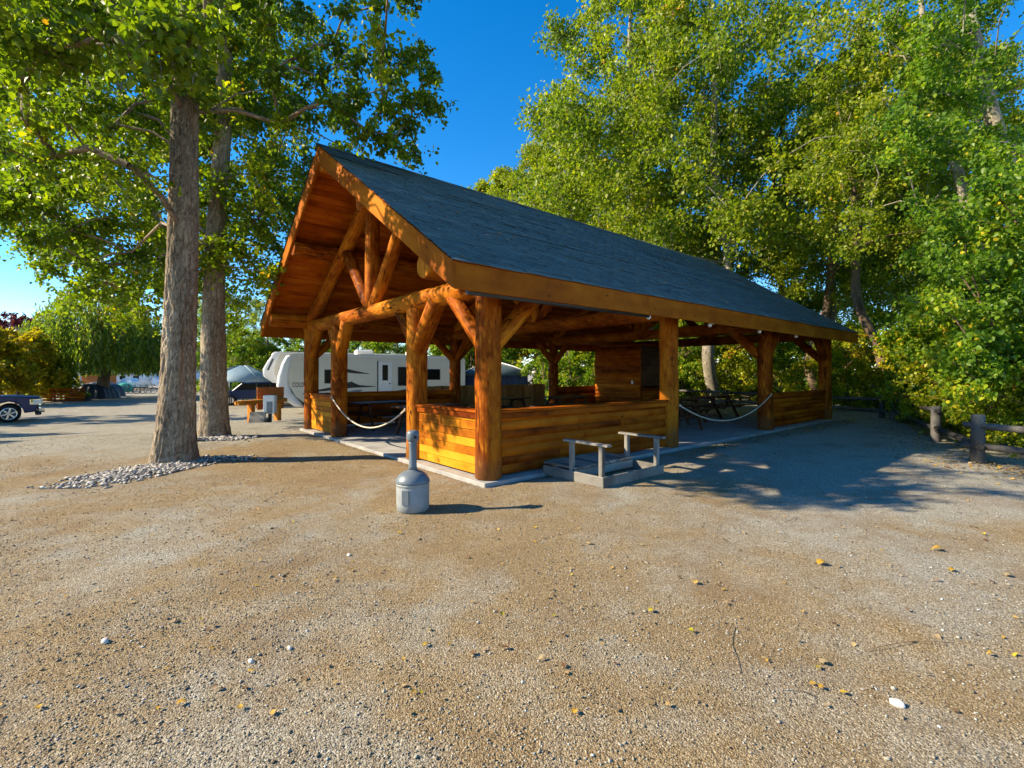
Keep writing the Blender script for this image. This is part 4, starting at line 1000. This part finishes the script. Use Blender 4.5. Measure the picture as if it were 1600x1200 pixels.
def leaf_obj(u, v, L, tint, rz_, kind, label):
    L *= .72; p = gp(u, v); g = np.random.default_rng(int(u * 7 + v)); z = float(on_ground([p.x], [p.y])[0])
    n_ = 9; pts = []
    for i in range(n_):                          # a curled heart shaped poplar leaf with a midrib fold
        t = i / (n_ - 1); wd = .40 * math.sin(math.pi * t ** .7) ** .85 * (1.1 - .35 * t); c = .18 * math.sin(math.pi * t) * kind
        for sd_ in (-1, 0, 1): pts.append((t * L - L / 2, sd_ * wd * L, L * (c + .16 * abs(sd_) * wd / .4 * (1 + .4 * math.sin(9 * t + sd_)))))
    F = []
    for i in range(n_ - 1):
        for j in (0, 1): F.append((i * 3 + j, (i + 1) * 3 + j, (i + 1) * 3 + j + 1, i * 3 + j + 1))
    V = np.array(pts); me = np_mesh('fallen_leaf', V, np.array(F), 'fallen', np.full(len(V), tint), True)
    L = L; root = tag(empty('fallen_leaf', (p.x, p.y, z + .012), rz_), label, 'leaf', 'fallen leaves on the gravel')
    link('blade', me, root); b = MB(); b.tube([(-L / 2, 0, 0), (-L * .75, .05 * L, .004), (-L * .98, .14 * L, .01)], [.0016, .0013, .001], 4); b.build('stalk', 'twig', root)
for a_ in ((1285, 884, .13, .85, .2, 1, 'large yellow leaf lying flat right of centre'), (1465, 862, .14, .82, 2.9, .8, 'ochre leaf in front of the shade at right'), (1488, 893, .09, .86, .4, .5, 'small ochre leaf below the other at far right'),
    (1288, 1035, .075, .6, .1, .4, 'cream yellow leaf in the lower right foreground'), (1548, 1025, .06, .82, 3.0, 1.2, 'curled orange leaf near the right edge'), (1078, 989, .06, 1., 2.2, 1.4, 'bright lime leaf standing on edge in the foreground'),
    (1018, 955, .07, .98, .6, .5, 'lime yellow leaf left of the thin curved twig'), (1086, 913, .085, .75, 1.1, 1.0, 'tan leaf with orange edge in the middle ground'), (1132, 944, .06, .5, 2.0, 1.2, 'small brown curled leaf right of centre'),
    (920, 851, .075, .62, .9, .7, 'pale leaf in front of the step frame'), (835, 826, .065, .92, 2.1, .8, 'yellow leaf right of the ash receptacle'), (848, 842, .06, .5, .2, .8, 'brown leaf below the yellow one'),
    (338, 1076, .055, .12, 1.2, 1.6, 'curled rust brown leaf at lower left'), (392, 1050, .04, .85, .4, .6, 'small orange leaf left of the pale pebble'), (284, 1099, .06, .84, .7, .6, 'golden leaf at the bottom left'), (60, 1108, .05, .86, 2.4, .8, 'golden leaf at the far bottom left'),
    (375, 1108, .045, .88, 2.2, .7, 'ochre leaf at the bottom, right of the golden one'), (248, 1108, .035, .84, 1.6, .6, 'tiny golden leaf beside the bottom left one'), (1045, 1108, .045, .7, .2, .7, 'tan leaf at bottom right of centre'), (898, 1120, .05, .84, 1.2, .9, 'ochre leaf at the very bottom centre'),
    (1284, 1075, .05, .84, .3, .5, 'ochre leaf left of the white stone'), (665, 1012, .05, .9, .9, .6, 'yellow leaf in the middle foreground'), (625, 834, .075, .9, .3, .6, 'yellow leaf just below the ash receptacle'), (1535, 836, .07, .97, 1.4, 1.0, 'green yellow leaf at the shade edge at right'), (1420, 957, .055, .15, .2, 1.0, 'dark brown leaf right of centre'), (1576, 901, .09, .62, .1, .4, 'pale long leaf near the right edge')):
    leaf_obj(*a_)
def twig(pts, r, label):
    P = [gp(*q) for q in pts]; P = [Vector((p.x, p.y, float(on_ground([p.x], [p.y])[0]) + .014)) for p in P]; o = P[0].copy()
    b = MB(); k = len(P); b.tube([p - o + Vector((0, 0, .006 * (i % 2))) for i, p in enumerate(P)], [r * .6 * (1 - .5 * i / k) for i in range(k)], 5); t_ = b.build('fallen_twig', 'twig', None, o); tag(t_, label, 'twig', 'fallen twigs')
twig([(1145, 976), (1139, 990), (1140, 1008), (1146, 1030), (1153, 1052)], .0035, 'thin curved upright lying twig in the centre right foreground')
twig([(1353, 1016), (1390, 1010), (1425, 1005), (1455, 1007), (1490, 1009)], .0045, 'long brown twig at lower right')
twig([(1218, 1078), (1245, 1080), (1270, 1089)], .004, 'short forked twig at the bottom right of centre')
twig([(1225, 816), (1238, 813), (1244, 807)], .006, 'dark bent twig in front of the shade')
twig([(1002, 1092), (1012, 1097), (1022, 1100)], .003, 'pale straw piece at the bottom centre'); twig([(1006, 1104), (1018, 1108), (1030, 1116)], .003, 'second pale straw piece just below the first')
def rock(u, v, s, label, seed, tint):
    p = gp(u, v); P = np.array([[p.x, p.y, float(on_ground([p.x], [p.y])[0])]])
    g = np.random.default_rng(seed)
    import bmesh
    bm = bmesh.new(); bmesh.ops.create_icosphere(bm, subdivisions=3, radius=1)
    for vv in bm.verts:
        q = 1 + .16 * mnoise.noise(vv.co * 1.3 + Vector((seed, 0, 0))); vv.co = Vector((vv.co.x * s * 1.25, vv.co.y * s * .8, vv.co.z * s * .7)) * q
    me = bpy.data.meshes.new('pebble'); bm.to_mesh(me); bm.free()
    at_ = me.attributes.new('tint', 'FLOAT', 'POINT'); at_.data.foreach_set('value', np.full(len(me.vertices), tint, np.float32)); me.materials.append(MT['cobble'])
    me.polygons.foreach_set('use_smooth', np.ones(len(me.polygons), bool)); tag(link('pebble', me, None, (p.x, p.y, P[0, 2] + s * .4), (0, 0, -.7)), label, 'stone', 'loose pebbles')
rock(1402, 1100, .026, 'smooth white stone lying at the lower right', 3, 1.0); rock(392, 1032, .016, 'small pale pebble at lower left of centre', 5, .95); rock(164, 1004, .022, 'flat pale stone at the left foreground', 6, .9)
rock(452, 1012, .016, 'pale lump of stone right of the small pebble', 8, .9); rock(545, 868, .018, 'whitish stone left of the ash receptacle', 9, .98)

# ------------------------------------------------------------------ camping trailers
def trailer(base, rz_, label, L=10.0, H=3.12, fifth=False, text=None, extra=True):
    t = tag(empty('camping_trailer', base, rz_), label, 'trailer', 'camping trailers'); Wd = 2.45; zf = .62
    prof = [(.62, H - .06), (.9, H), (L - .25, H), (L, H - .2), (L, zf), (1.45, zf), (1.3, .62), (.9, .95), (.6, 1.5), (.55, 2.3)]
    if fifth: prof = [(.55, H - .05), (.9, H), (L - .25, H), (L, H - .2), (L, zf), (2.7, zf), (2.7, 1.55), (.9, 1.55), (.5, 1.9), (.42, 2.5)]
    b = MB(); b.prism(prof, 0, Wd, 'xz'); b.build('body', 'cream', t)
    cp = [(.75, H - .05), (.45, H - .12), (.25, 2.6), (.08, 2.0), (.02, 1.5), (.12, 1.1), (.45, .72), (.85, .42), (1.32, .40), (1.05, .75), (.72, 1.2), (.62, 1.6), (.66, 2.2), (.78, 2.8)]
    if fifth: cp = [(.95, H), (.6, H - .03), (.25, 2.75), (.05, 2.35), (.08, 1.95), (.5, 1.6), (.95, 1.5), (1.05, 1.58), (.66, 2.0), (.6, 2.4), (.75, 2.8)]
    b = MB(); b.prism(cp, -.05, Wd + .05, 'xz'); fc = b.build('front_cap', 'cap', t); mo = fc.modifiers.new('bevel', 'BEVEL'); mo.width = .2; mo.segments = 5; mo.limit_method = 'ANGLE'; mo.angle_limit = R(60); fc.data.polygons.foreach_set('use_smooth', np.ones(len(fc.data.polygons), bool))
    b = MB(); b.box((L / 2 + .4, -.006, H - .10), (L - 1.2, .03, .06)); b.build('roof_trim', 'white', t)
    def win(name, x, z, wx, wz, m='glass'):
        f = box(name, (x, -.012, z), (wx, .03, wz), 'dark', t, None, .02); box('pane', (x, -.03, z), (wx - .09, .012, wz - .09), m, f, None, .004); return f
    if extra:
        win('window', 2.75, 1.95, 1.0, .72); win('window', 7.9, 2.05, 1.15, .62); win('window', 6.35, 1.95, .62, 1.05)
        dr = box('door', (5.35, -.012, 1.75), (.72, .03, 1.95), 'white', t, None, .015); box('door_window', (5.35, -.032, 2.15), (.30, .012, .85), 'glass', dr, None, .01); box('door_frame', (4.95, -.014, 1.78), (.05, .03, 2.05), 'dark', t); box('door_handle', (5.6, -.036, 1.55), (.1, .02, .06), 'dark', dr)
        for x in (4.4, 7.3): b = MB(); b.box((x, 1.2, H + .16), (.95, .75, .3), None, .08); b.build('roof_unit', 'white', t)
        box('roof_vent', (3.2, 1.2, H + .08), (.5, .5, .14), 'white', t, None, .03)
        # painted swooshes
        def sw(pts, m):
            b = MB(); up_ = [(x, z + h * 2.6) for x, z, h in pts]; dn = [(x, z - h * 2.0) for x, z, h in pts][::-1]; b.prism(up_ + dn, -.004, .002, 'xz'); b.build('decal', m, t)
        sw([(1.5, 1.16, .005), (2.2, 1.24, .03), (3.0, 1.36, .045), (3.7, 1.42, .035), (4.85, 1.40, .006)], 'stripe')
        sw([(3.05, 1.42, .01), (3.35, 1.5, .05), (3.6, 1.55, .05), (3.85, 1.47, .03), (4.1, 1.43, .006)], 'stripe')
        sw([(2.9, .98, .005), (3.4, 1.1, .02), (3.9, 1.16, .03), (4.2, 1.12, .045), (4.05, 1.02, .05), (3.5, .85, .06), (3.1, .76, .02)], 'greydecal')
        sw([(2.6, 2.06, .006), (3.0, 2.16, .03), (3.4, 2.24, .045), (3.8, 2.17, .03), (4.5, 2.09, .005)], 'stripe')
        sw([(5.8, 1.12, .005), (6.8, 1.18, .04), (8.0, 1.22, .055), (9.2, 1.08, .03), (9.8, .98, .006)], 'stripe'); sw([(6.2, .95, .005), (7.4, 1.0, .03), (8.6, .93, .045), (9.6, .8, .006)], 'stripe')
        for x in (6.7, 7.5):
            b = MB(); b.tube([(x, .02, .36), (x, .26, .36)], .36, 22); wh = b.build('wheel', 'rubber', t); b = MB(); b.tube([(x, .0, .36), (x, .05, .36)], .2, 16); b.build('rim', 'chrome', wh)
        b = MB(); b.tube([(-.9, Wd / 2, .42), (.3, Wd / 2, .45), (1.6, .4, .5)], .05, 8); b.tube([(-.9, Wd / 2, .42), (.3, Wd / 2, .45), (1.6, Wd - .4, .5)], .05, 8); b.build('hitch_frame', 'black', t)
        b = MB(); b.tube([(1.4, .25, 0), (1.4, .25, .6)], .04, 8); b.build('jack', 'dark', t); box('cargo_hatch', (1.55, -.004, .98), (.45, .015, .38), 'cream', t, None, .004); box('hatch_latch', (1.25, -.008, 1.06), (.1, .02, .04), 'stripe', t)
    else:
        box('seam', (1.35, -.006, 2.35), (1.1, .015, .035), 'stripe', t); box('seam', (1.25, -.006, 1.85), (.9, .015, .06), 'stripe', t); win('window', 4.5, 2.1, .9, .5)
        b = MB(); b.tube([(6.5, .02, .36), (6.5, .26, .36)], .36, 22); b.build('wheel', 'rubber', t); b = MB(); b.tube([(3.2, .3, 0), (3.2, .3, .7)], .05, 8); b.build('jack', 'dark', t)
        b = MB(); b.prism([(.22, 2.3), (.5, 2.95), (.58, 2.93), (.32, 2.28)], -.062, -.052, 'xz'); b.build('decal', 'stripe', t)
    if text:
        cu = bpy.data.curves.new('lettering', 'FONT'); cu.body = text; cu.size = .30; cu.extrude = .004; cu.offset = .001; cu.resolution_u = 3
        tmp = bpy.data.objects.new('lettering', cu); C.objects.link(tmp); bpy.context.view_layer.update()
        me = bpy.data.meshes.new_from_object(tmp.evaluated_get(bpy.context.evaluated_depsgraph_get())); bpy.data.objects.remove(tmp); me.materials.clear(); me.materials.append(MT['stripe'])
        o = link('lettering', me, t, (.74, -.009, 1.42), (R(90), 0, 0)); o.scale = (.64, 1.15, 1)
    return t
pr_ = Vector((-11.75, 23.6, -.5)); pe = Vector((-2.76, 28.0, -.5)); ra = math.atan2(pe.y - pr_.y, pe.x - pr_.x)
trailer(pr_, ra, 'cream camping trailer with white front cap and dark swoosh decals', 10.0, 3.12, False, 'COLORADO')
trailer(Vector((-13.9, 26.4, -.5)), ra + .05, 'second cream trailer nose showing behind the lettered one', 9, 3.35, True, None, False)
def far_trailer(base, rz_, L, H, label, m='white'):
    t = tag(empty('camping_trailer', base, rz_), label, 'trailer', 'camping trailers')
    b = MB(); b.prism([(0, 1.0), (.35, H - .1), (.7, H), (L, H), (L, .55), (.9, .55), (.2, .75)], 0, 2.3, 'xz'); b.build('body', m, t)
    for x in (1.4, L * .5, L * .8):
        f = box('window', (x, -.01, H * .68), (.7, .03, .5), 'dark', t); box('pane', (x, -.03, H * .68), (.6, .01, .42), 'glass', f)
    box('stripe', (L * .55, -.006, H * .42), (L * .8, .012, .08), 'greydecal', t); b = MB(); b.box((L * .5, 1.1, H + .12), (.8, .7, .24), None, .06); b.build('roof_unit', 'white', t)
    b = MB(); b.tube([(L * .6, .02, .34), (L * .6, .25, .34)], .34, 18); b.build('wheel', 'rubber', t)
far_trailer(gxy(384, 37), .25, 7, 2.75, 'white trailer behind the pale blue canopy', 'white')
far_trailer(gxy(330, 44), .1, 8, 2.8, 'pale blue grey trailer far behind the cottonwood trunks', 'ltblue')
far_trailer(gxy(156, 62), .1, 5.5, 2.3, 'far white trailer right of the wooden shed', 'white'); far_trailer(gxy(236, 62), 0, 5, 2.2, 'far pale trailer just left of the thick trunk', 'ltblue')

# ------------------------------------------------------------------ canopies and gazebo
def canopy(base, rz_, Wd, D, zh, zr_, m_top, m_side, label, sides=True, name='canopy_tent'):
    t = tag(empty(name, base, rz_), label, 'gazebo' if name == 'gazebo' else 'canopy')
    V = [(-Wd / 2 - .1, -D / 2 - .1, zh), (Wd / 2 + .1, -D / 2 - .1, zh), (Wd / 2 + .1, D / 2 + .1, zh), (-Wd / 2 - .1, D / 2 + .1, zh), (-.2, -.2, zr_), (.2, -.2, zr_), (.2, .2, zr_), (-.2, .2, zr_)]
    lo = [(x, y, z - .16) for x, y, z in V[:4]]; mids = [tuple((np.array(V[i]) + np.array(V[i + 4])) / 2 + np.array([0, 0, .06])) for i in range(4)]
    VV = V + mids + lo; F = []
    for i in range(4):
        j = (i + 1) % 4; F += [(i, j, 8 + j, 8 + i), (8 + i, 8 + j, 4 + j, 4 + i), (12 + i, 12 + j, j, i)]
    F.append((4, 5, 6, 7)); link('canopy_top', np_mesh('canopy_top', np.array(VV), np.array(F), m_top), t)
    for i in range(4): b = MB(); b.tube([Vector(V[i]) + Vector((0, 0, .02)), Vector(mids[i]) + Vector((0, 0, .02)), Vector(V[i + 4]) + Vector((0, 0, .02))], .03, 6); b.build('canopy_rib', 'white' if m_top == 'gztop' else m_top, t)
    for x in (-1, 1):
        for y in (-1, 1): b = MB(); b.tube([(x * Wd / 2, y * D / 2, 0), (x * Wd / 2, y * D / 2, zh)], .035, 8); b.build('pole', 'dark', t)
    if sides:
        for ax_, sg in (('x', -1), ('x', 1), ('y', -1), ('y', 1)):
            Ls = Wd if ax_ == 'x' else D; k = 40; V2, F2 = [], []
            for i in range(k + 1):
                s = -Ls / 2 + Ls * i / k; w_ = .045 * math.sin(i * 2.1) + .03 * math.sin(i * .9)
                for z in (.05, zh - .05):
                    V2.append((s, sg * (D / 2 - .05) + w_, z) if ax_ == 'x' else (sg * (Wd / 2 - .05) + w_, s, z))
            for i in range(k): F2.append((2 * i, 2 * i + 2, 2 * i + 3, 2 * i + 1))
            link('curtain', np_mesh('curtain', np.array(V2), np.array(F2), m_side, None, True), t)
canopy(gxy(772, 31), .1, 3.9, 3.6, 2.15, 2.85, 'gztop', 'navy', 'dark gazebo with navy curtains and ribbed roof behind the pavilion', True, 'gazebo')
canopy(gxy(379, 30), .15, 2.5, 2.4, 1.75, 2.6, 'bluetarp', 'navy', 'pale blue peaked canopy behind the cottonwood trunks', False)

# navy SUV under the blue canopy and pickup at the left edge
def pickup(base, rz_, label):
    t = tag(empty('pickup_truck', base, rz_), label, 'pickup')       # nose towards +x
    L = 5.6; Wd = 1.95
    body = [(0, 1.06), (-.05, .98), (-.06, .62), (-.18, .42), (-.5, .38), (-.52, .5), (-.58, .68), (-.74, .84), (-.96, .9), (-1.18, .84), (-1.34, .68), (-1.4, .42), (-3.75, .42), (-3.8, .68), (-3.98, .84), (-4.2, .9), (-4.42, .84), (-4.6, .68), (-4.65, .45), (-5.6, .5), (-5.62, 1.15), (-3.4, 1.18), (-1.9, 1.2), (-1.55, 1.17), (-.6, 1.12)]
    import bmesh
    b = MB(); b.prism(body, 0, Wd, 'xz'); o = b.build('body', 'blue', t)
    m_ = o.modifiers.new('bevel', 'BEVEL'); m_.width = .05; m_.segments = 3; m_.limit_method = 'ANGLE'; m_.angle_limit = R(40)
    b = MB(); b.prism([(-1.55, 1.16), (-2.2, 1.72), (-3.3, 1.76), (-3.75, 1.17)], .08, Wd - .08, 'xz'); cab = b.build('cab', 'blue', t)
    m_ = cab.modifiers.new('bevel', 'BEVEL'); m_.width = .06; m_.segments = 3
    b = MB(); b.prism([(-1.75, 1.2), (-2.22, 1.64), (-2.7, 1.67), (-2.7, 1.2)], .06, .1, 'xz'); b.build('side_window', 'glass', t)
    b = MB(); b.prism([(-2.78, 1.2), (-2.78, 1.67), (-3.3, 1.67), (-3.6, 1.2)], .06, .1, 'xz'); b.build('side_window', 'glass', t)
    b = MB(); b.prism([(-1.53, 1.2), (-2.12, 1.70), (-2.16, 1.70), (-1.60, 1.2)], .16, Wd - .16, 'xz'); b.build('windscreen', 'glass', t)
    box('grille', (.012, Wd / 2, .82), (.08, 1.15, .34), 'dark', t, None, .02)
    for z in (.72, .82, .92): box('grille_bar', (.058, Wd / 2, z), (.03, 1.15, .035), 'chrome', t, None, .008)
    bp = box('front_bumper', (.02, Wd / 2, .52), (.24, Wd + .02, .24), 'chrome', t, None, .06); box('lower_valance', (-.06, Wd / 2, .34), (.2, Wd - .2, .14), 'dark', t, None, .03); box('tow_loop', (.1, .5, .40), (.1, .04, .06), 'dark', bp)
    for y in (.12, Wd - .12):
        h = box('headlight', (-.10, y, .86), (.34, .28, .24), 'lamp', t, None, .05); box('headlight_bezel', (-.15, y, .86), (.42, .262, .3), 'chrome', h, None, .04); box('turn_lamp', (-.26, y, .9), (.08, .29, .16), 'yellow', h, None, .02)
    for x in (-.96, -4.2):
        for y, s in ((.10, -1), (Wd - .10, 1)):
            b = MB(); b.tube([(x, y - .13, .38), (x, y - .10, .38), (x, y + .10, .38), (x, y + .13, .38)], [.34, .38, .38, .34], 28); wh = b.build('wheel', 'rubber', t)
            b = MB(); yo = y + s * .132; b.tube([(x, yo, .38), (x, yo + s * .01, .38)], [.25, .24], 24)
            b.build('rim_disc', 'dark', wh); b = MB()
            for k in range(6):
                a = k * math.pi / 3 + .3; b.box((x + math.cos(a) * .13, yo + s * .02, .38 + math.sin(a) * .13), (.24, .03, .07), roty(-a), .01)
            b.tube([(x, yo + s * .005, .38), (x, yo + s * .04, .38)], .06, 12); b.build('rim_spokes', 'chrome', wh)
            b = MB(); b.tube([Vector((x + .245 * math.cos(q), yo + s * .012, .38 + .245 * math.sin(q))) for q in np.linspace(0, 6.2832, 29)], .022, 6, False); b.build('rim_lip', 'chrome', wh)
    for y in (-.12, Wd + .12): box('mirror', (-1.9, y, 1.22), (.12, .2, .22), 'black', t, None, .04)
    box('door_handle', (-2.95, -.01, 1.04), (.18, .03, .04), 'chrome', t); box('door_seam', (-2.74, -.001, .82), (.012, .006, .68), 'black', t, None, 0); box('door_seam', (-1.62, -.001, .82), (.012, .006, .68), 'black', t, None, 0)
p = gp(12, 658); pickup(Vector((gp(63, 658).x, p.y, p.z)), 0.8, 'navy blue pickup truck nosing in at the left edge')
def suv(base, rz_, label):
    t = tag(empty('parked_car', base, rz_), label, 'car')
    b = MB(); b.prism([(0, .45), (0, .85), (.9, .98), (1.5, 1.5), (3.6, 1.55), (4.3, 1.0), (4.4, .45)], 0, 1.8, 'xz'); o = b.build('body', 'blue', t); m_ = o.modifiers.new('bevel', 'BEVEL'); m_.width = .08; m_.segments = 3
    b = MB(); b.prism([(1.15, 1.02), (1.58, 1.44), (3.5, 1.48), (4.0, 1.02)], -.012, .02, 'xz'); b.build('side_window', 'glass', t)
    for x in (.85, 3.5): b = MB(); b.tube([(x, -.02, .34), (x, .2, .34)], .34, 20); wh = b.build('wheel', 'rubber', t); b = MB(); b.tube([(x, -.04, .34), (x, 0, .34)], .2, 14); b.build('rim', 'chrome', wh)
    box('bumper', (-.03, .9, .5), (.12, 1.7, .2), 'dark', t, None, .04); box('tail_bumper', (4.42, .9, .5), (.12, 1.7, .2), 'dark', t, None, .04)
suv(gxy(338, 31), .25, 'dark blue car parked under the pale blue canopy')

# ------------------------------------------------------------------ small things by the trailers
def log_rail(base, rz_):
    t = tag(empty('log_bench', base, rz_), 'orange log rail bench beside the utility box', 'bench')
    for y in (0, .24): logo('rail', (0, y, .78), (1.9, y, .84), .078, 'bench', t)
    for x in (.55, 1.6): box('leg', (x, .14, .36), (.14, .34, .72), 'bench', t)
    box('back_panel', (1.5, .5, .9), (1.1, .06, .9), 'orange', t)
log_rail(gxy(372, 18.0), .95)
p = gxy(422, 17.5); t = tag(empty('utility_pedestal', p, .1), 'white and grey electric hookup box on a short post', 'hookup box')
box('cabinet', (0, 0, .66), (.40, .26, .66), 'white', t, None, .02); box('face_panel', (.03, -.14, .56), (.2, .03, .42), 'greydecal', t, None, .01); box('meter_post', (0, 0, .17), (.1, .1, .36), 'dark', t)
p = gxy(402, 17.2); t = tag(empty('leaning_slab', p, .1), 'small grey concrete slab leaning below the log bench', 'slab'); box('slab_panel', (0, 0, .18), (.55, .07, .44), 'grey', t, rotx(-.35), .01); box('slab_foot', (.15, .12, .08), (.3, .2, .16), 'grey', t)
# vertical board fence behind the open back bay
q0, q1 = PA + 4.2 * E1 + 9.9 * E2, PA + 10.6 * E1 + 9.9 * E2
t = tag(empty('board_fence', (*q0, 0), TH), 'tan vertical board fence seen through the back opening', 'fence')
nbd = 46
for i in range(nbd): box('fence_board', (.07 + i * .14, .003 * (i % 3), .58 + random.uniform(-.01, .01)), (.132, .025, 1.1), 'fencewood', t, None, .004)
for z in (.3, .9): box('fence_rail', (nbd * .07, .04, z), (nbd * .14, .05, .08), 'fencewood', t)

# ------------------------------------------------------------------ far left: slat fence, cabin, shed, tarp covered cars, tents
def slat_fence(base, rz_, L, label):
    t = tag(empty('slat_fence', base, rz_), label, 'fence')
    for i in range(int(L / 1.2) + 1): box('fence_post', (i * 1.2, .05, .5), (.1, .1, 1.05), 'oldlog', t)
    for z in (.15, .35, .55, .75, .95): box('fence_slat', (L / 2, -.02, z), (L, .03, .13), 'siding', t, None, .004)
slat_fence(gxy(58, 35), .05, 3.4, 'brown horizontal slat fence behind the pickup nose')
p = gxy(122, 36.5); t = tag(empty('planter_box', p), 'green planted timber bed at the end of the slat fence', 'planter'); box('box_side', (0, 0, .18), (1.4, .8, .36), 'oldlog', t)
g = np.random.default_rng(71); link('plants', leaf_mesh('plants', np.stack([g.uniform(-.65, .65, 900), g.uniform(-.4, .4, 900), .36 + np.abs(g.normal(0, .16, 900))], 1), .12, 'leafg', g, .1), t)
def covered(base, rz_, L, Wd, H, label, m='tarp', seed=1):
    import bmesh
    bm = bmesh.new(); bmesh.ops.create_grid(bm, x_segments=40, y_segments=24, size=1)
    for v in bm.verts:
        x, y = v.co.x, v.co.y; e = max(abs(x) ** 3.2, abs(y) ** 3.0)
        z = H * (1 - e ** 3) * (.86 + .14 * math.cos(x * 2.2 + .4)); fold = .05 * math.sin(14 * math.atan2(y, x)) * e
        v.co = Vector((x * L / 2 * (1 - .06 * (1 - e)) + fold, y * Wd / 2 + fold, max(.02, z + .035 * mnoise.noise(Vector((x * 4, y * 4, seed))))))
    me = bpy.data.meshes.new('tarp_cover'); bm.to_mesh(me); bm.free(); me.materials.append(MT[m]); me.polygons.foreach_set('use_smooth', np.ones(len(me.polygons), bool))
    t = tag(empty('covered_vehicle', base, rz_), label, 'covered car', 'tarp covered vehicles'); link('tarp_cover', me, t)
    b = MB(); b.tube([(-L * .2, -Wd / 2 - .02, .25), (-L * .2, 0, H * 1.0 + .03), (-L * .2, Wd / 2 + .02, .25)], .025, 6); b.build('strap', 'greydecal', t)
covered(gxy(150, 40), .2, 2.6, 2.4, 1.25, 'dark tarp covered vehicle at the roadside, nearer of two', 'tarp', 1); covered(gxy(161, 44), .2, 2.7, 2.3, 1.35, 'second dark tarp covered vehicle behind the first', 'tarp', 2)
def cabin(base, rz_, L, D, H, m, label, roofm='white', door=True, overhang=.25, slope=.12, name='cabin', boards=0):
    t = tag(empty(name, base, rz_), label, 'shed' if name == 'shed' else 'cabin')
    b = MB(); b.box((L / 2, D / 2, H / 2), (L, D, H)); b.build('wall', m, t)
    b = MB(); b.box((L / 2, D / 2, H + .1), (L + 2 * overhang, D + 2 * overhang, .12), roty(slope)); b.build('roof', roofm, t)
    for i in range(boards): box('wall_board', (.06 + i * L / boards, -.012, H / 2), (L / boards - .02, .022, H - .02), m, t, None, .004)
    if door:
        f = box('window', (L * .25, -.012, H * .6), (.6, .03, .7), 'dark', t); box('pane', (L * .25, -.03, H * .6), (.5, .01, .6), 'glass', f); d_ = box('door', (L * .7, -.012, H * .46), (.8, .03, H * .88), 'stripe', t); box('door_handle', (L * .7 + .3, -.035, H * .45), (.06, .03, .06), 'chrome', d_)
        for x in (0.0, L * .5, L): box('porch_post', (x, -.6, H / 2), (.1, .1, H), 'white', t)
cabin(gxy(72, 52), .05, 3.3, 2.6, 2.35, 'ltblue', 'small white cabin with porch posts behind the slat fence', 'white', True)
cabin(gxy(128, 50), .05, 2.0, 2.0, 2.05, 'orange', 'orange brown board shed with pale sloping roof', 'white', False, .2, -.06, 'shed', 9)
t = tag(empty('shade_sail', gxy(121, 49)), 'small striped orange and yellow screen beside the shed', 'screen'); box('screen_panel', (0, 0, 1.5), (.5, .05, .8), 'yellow', t); box('screen_pole', (-.2, .1, 1.0), (.06, .06, 2.0), 'white', t)
def dome(base, s, m, label):
    t = tag(empty('dome_tent', base), label, 'tent', 'dome tents'); b = MB(); b.lathe([(s, 0), (s * .95, s * .4), (s * .75, s * .75), (s * .4, s * .98), (.05, s * 1.08)], 16); b.build('tent_shell', m, t); box('tent_door', (0, -s * .93, s * .34), (s * .5, .06, s * .62), 'greydecal', t, rotx(-.15), .02)
dome(gxy(126, 46), 1.05, 'ltblue', 'pale blue dome tent left of the shed'); dome(gxy(193, 55), .95, 'green', 'green tarp tent across the campsite'); dome(gxy(34, 45), 1.2, 'bluetarp', 'blue dome tent under the golden tree')
t = tag(empty('small_boat', gxy(168, 56), .05), 'white boat on a trailer beyond the covered vehicles', 'boat')
b = MB(); b.prism([(0, 1.1), (.5, .55), (3.6, .5), (3.9, 1.15)], 0, 1.6, 'xz'); b.build('hull', 'white', t); b = MB(); b.prism([(1.2, 1.1), (1.6, 1.55), (2.4, 1.55), (2.6, 1.1)], .2, 1.4, 'xz'); b.build('cabin_top', 'ltblue', t); box('boat_trailer', (2, .8, .42), (3.6, 1.2, .1), 'dark', t)
for i, u in enumerate((196, 205, 222, 232)):
    p = gxy(u, 50); t = tag(empty('bicycle', p, i * .4), ('bicycle far off below the green tent', 'second bicycle below the green tent', 'bicycle leaning far off near the thick trunk', 'last bicycle before the thick trunk')[i], 'bicycle', 'bicycles across the road')
    for x in (-.5, .5): b = MB(); b.tube([Vector((x + .33 * math.cos(q), 0, .33 + .33 * math.sin(q))) for q in np.linspace(0, 6.2832, 17)], .025, 5, False); b.build('wheel', 'rubber', t)
    b = MB(); b.tube([(-.5, 0, .33), (-.15, 0, .85), (.35, 0, .85), (.5, 0, .33)], .02, 5); b.tube([(-.15, 0, .85), (0, 0, .33), (.35, 0, .85)], .02, 5); b.tube([(.35, 0, .85), (.33, 0, 1.02), (.33, .25, 1.04)], .015, 5); b.build('frame', 'dark', t); box('saddle', (-.2, 0, .92), (.25, .12, .05), 'black', t)
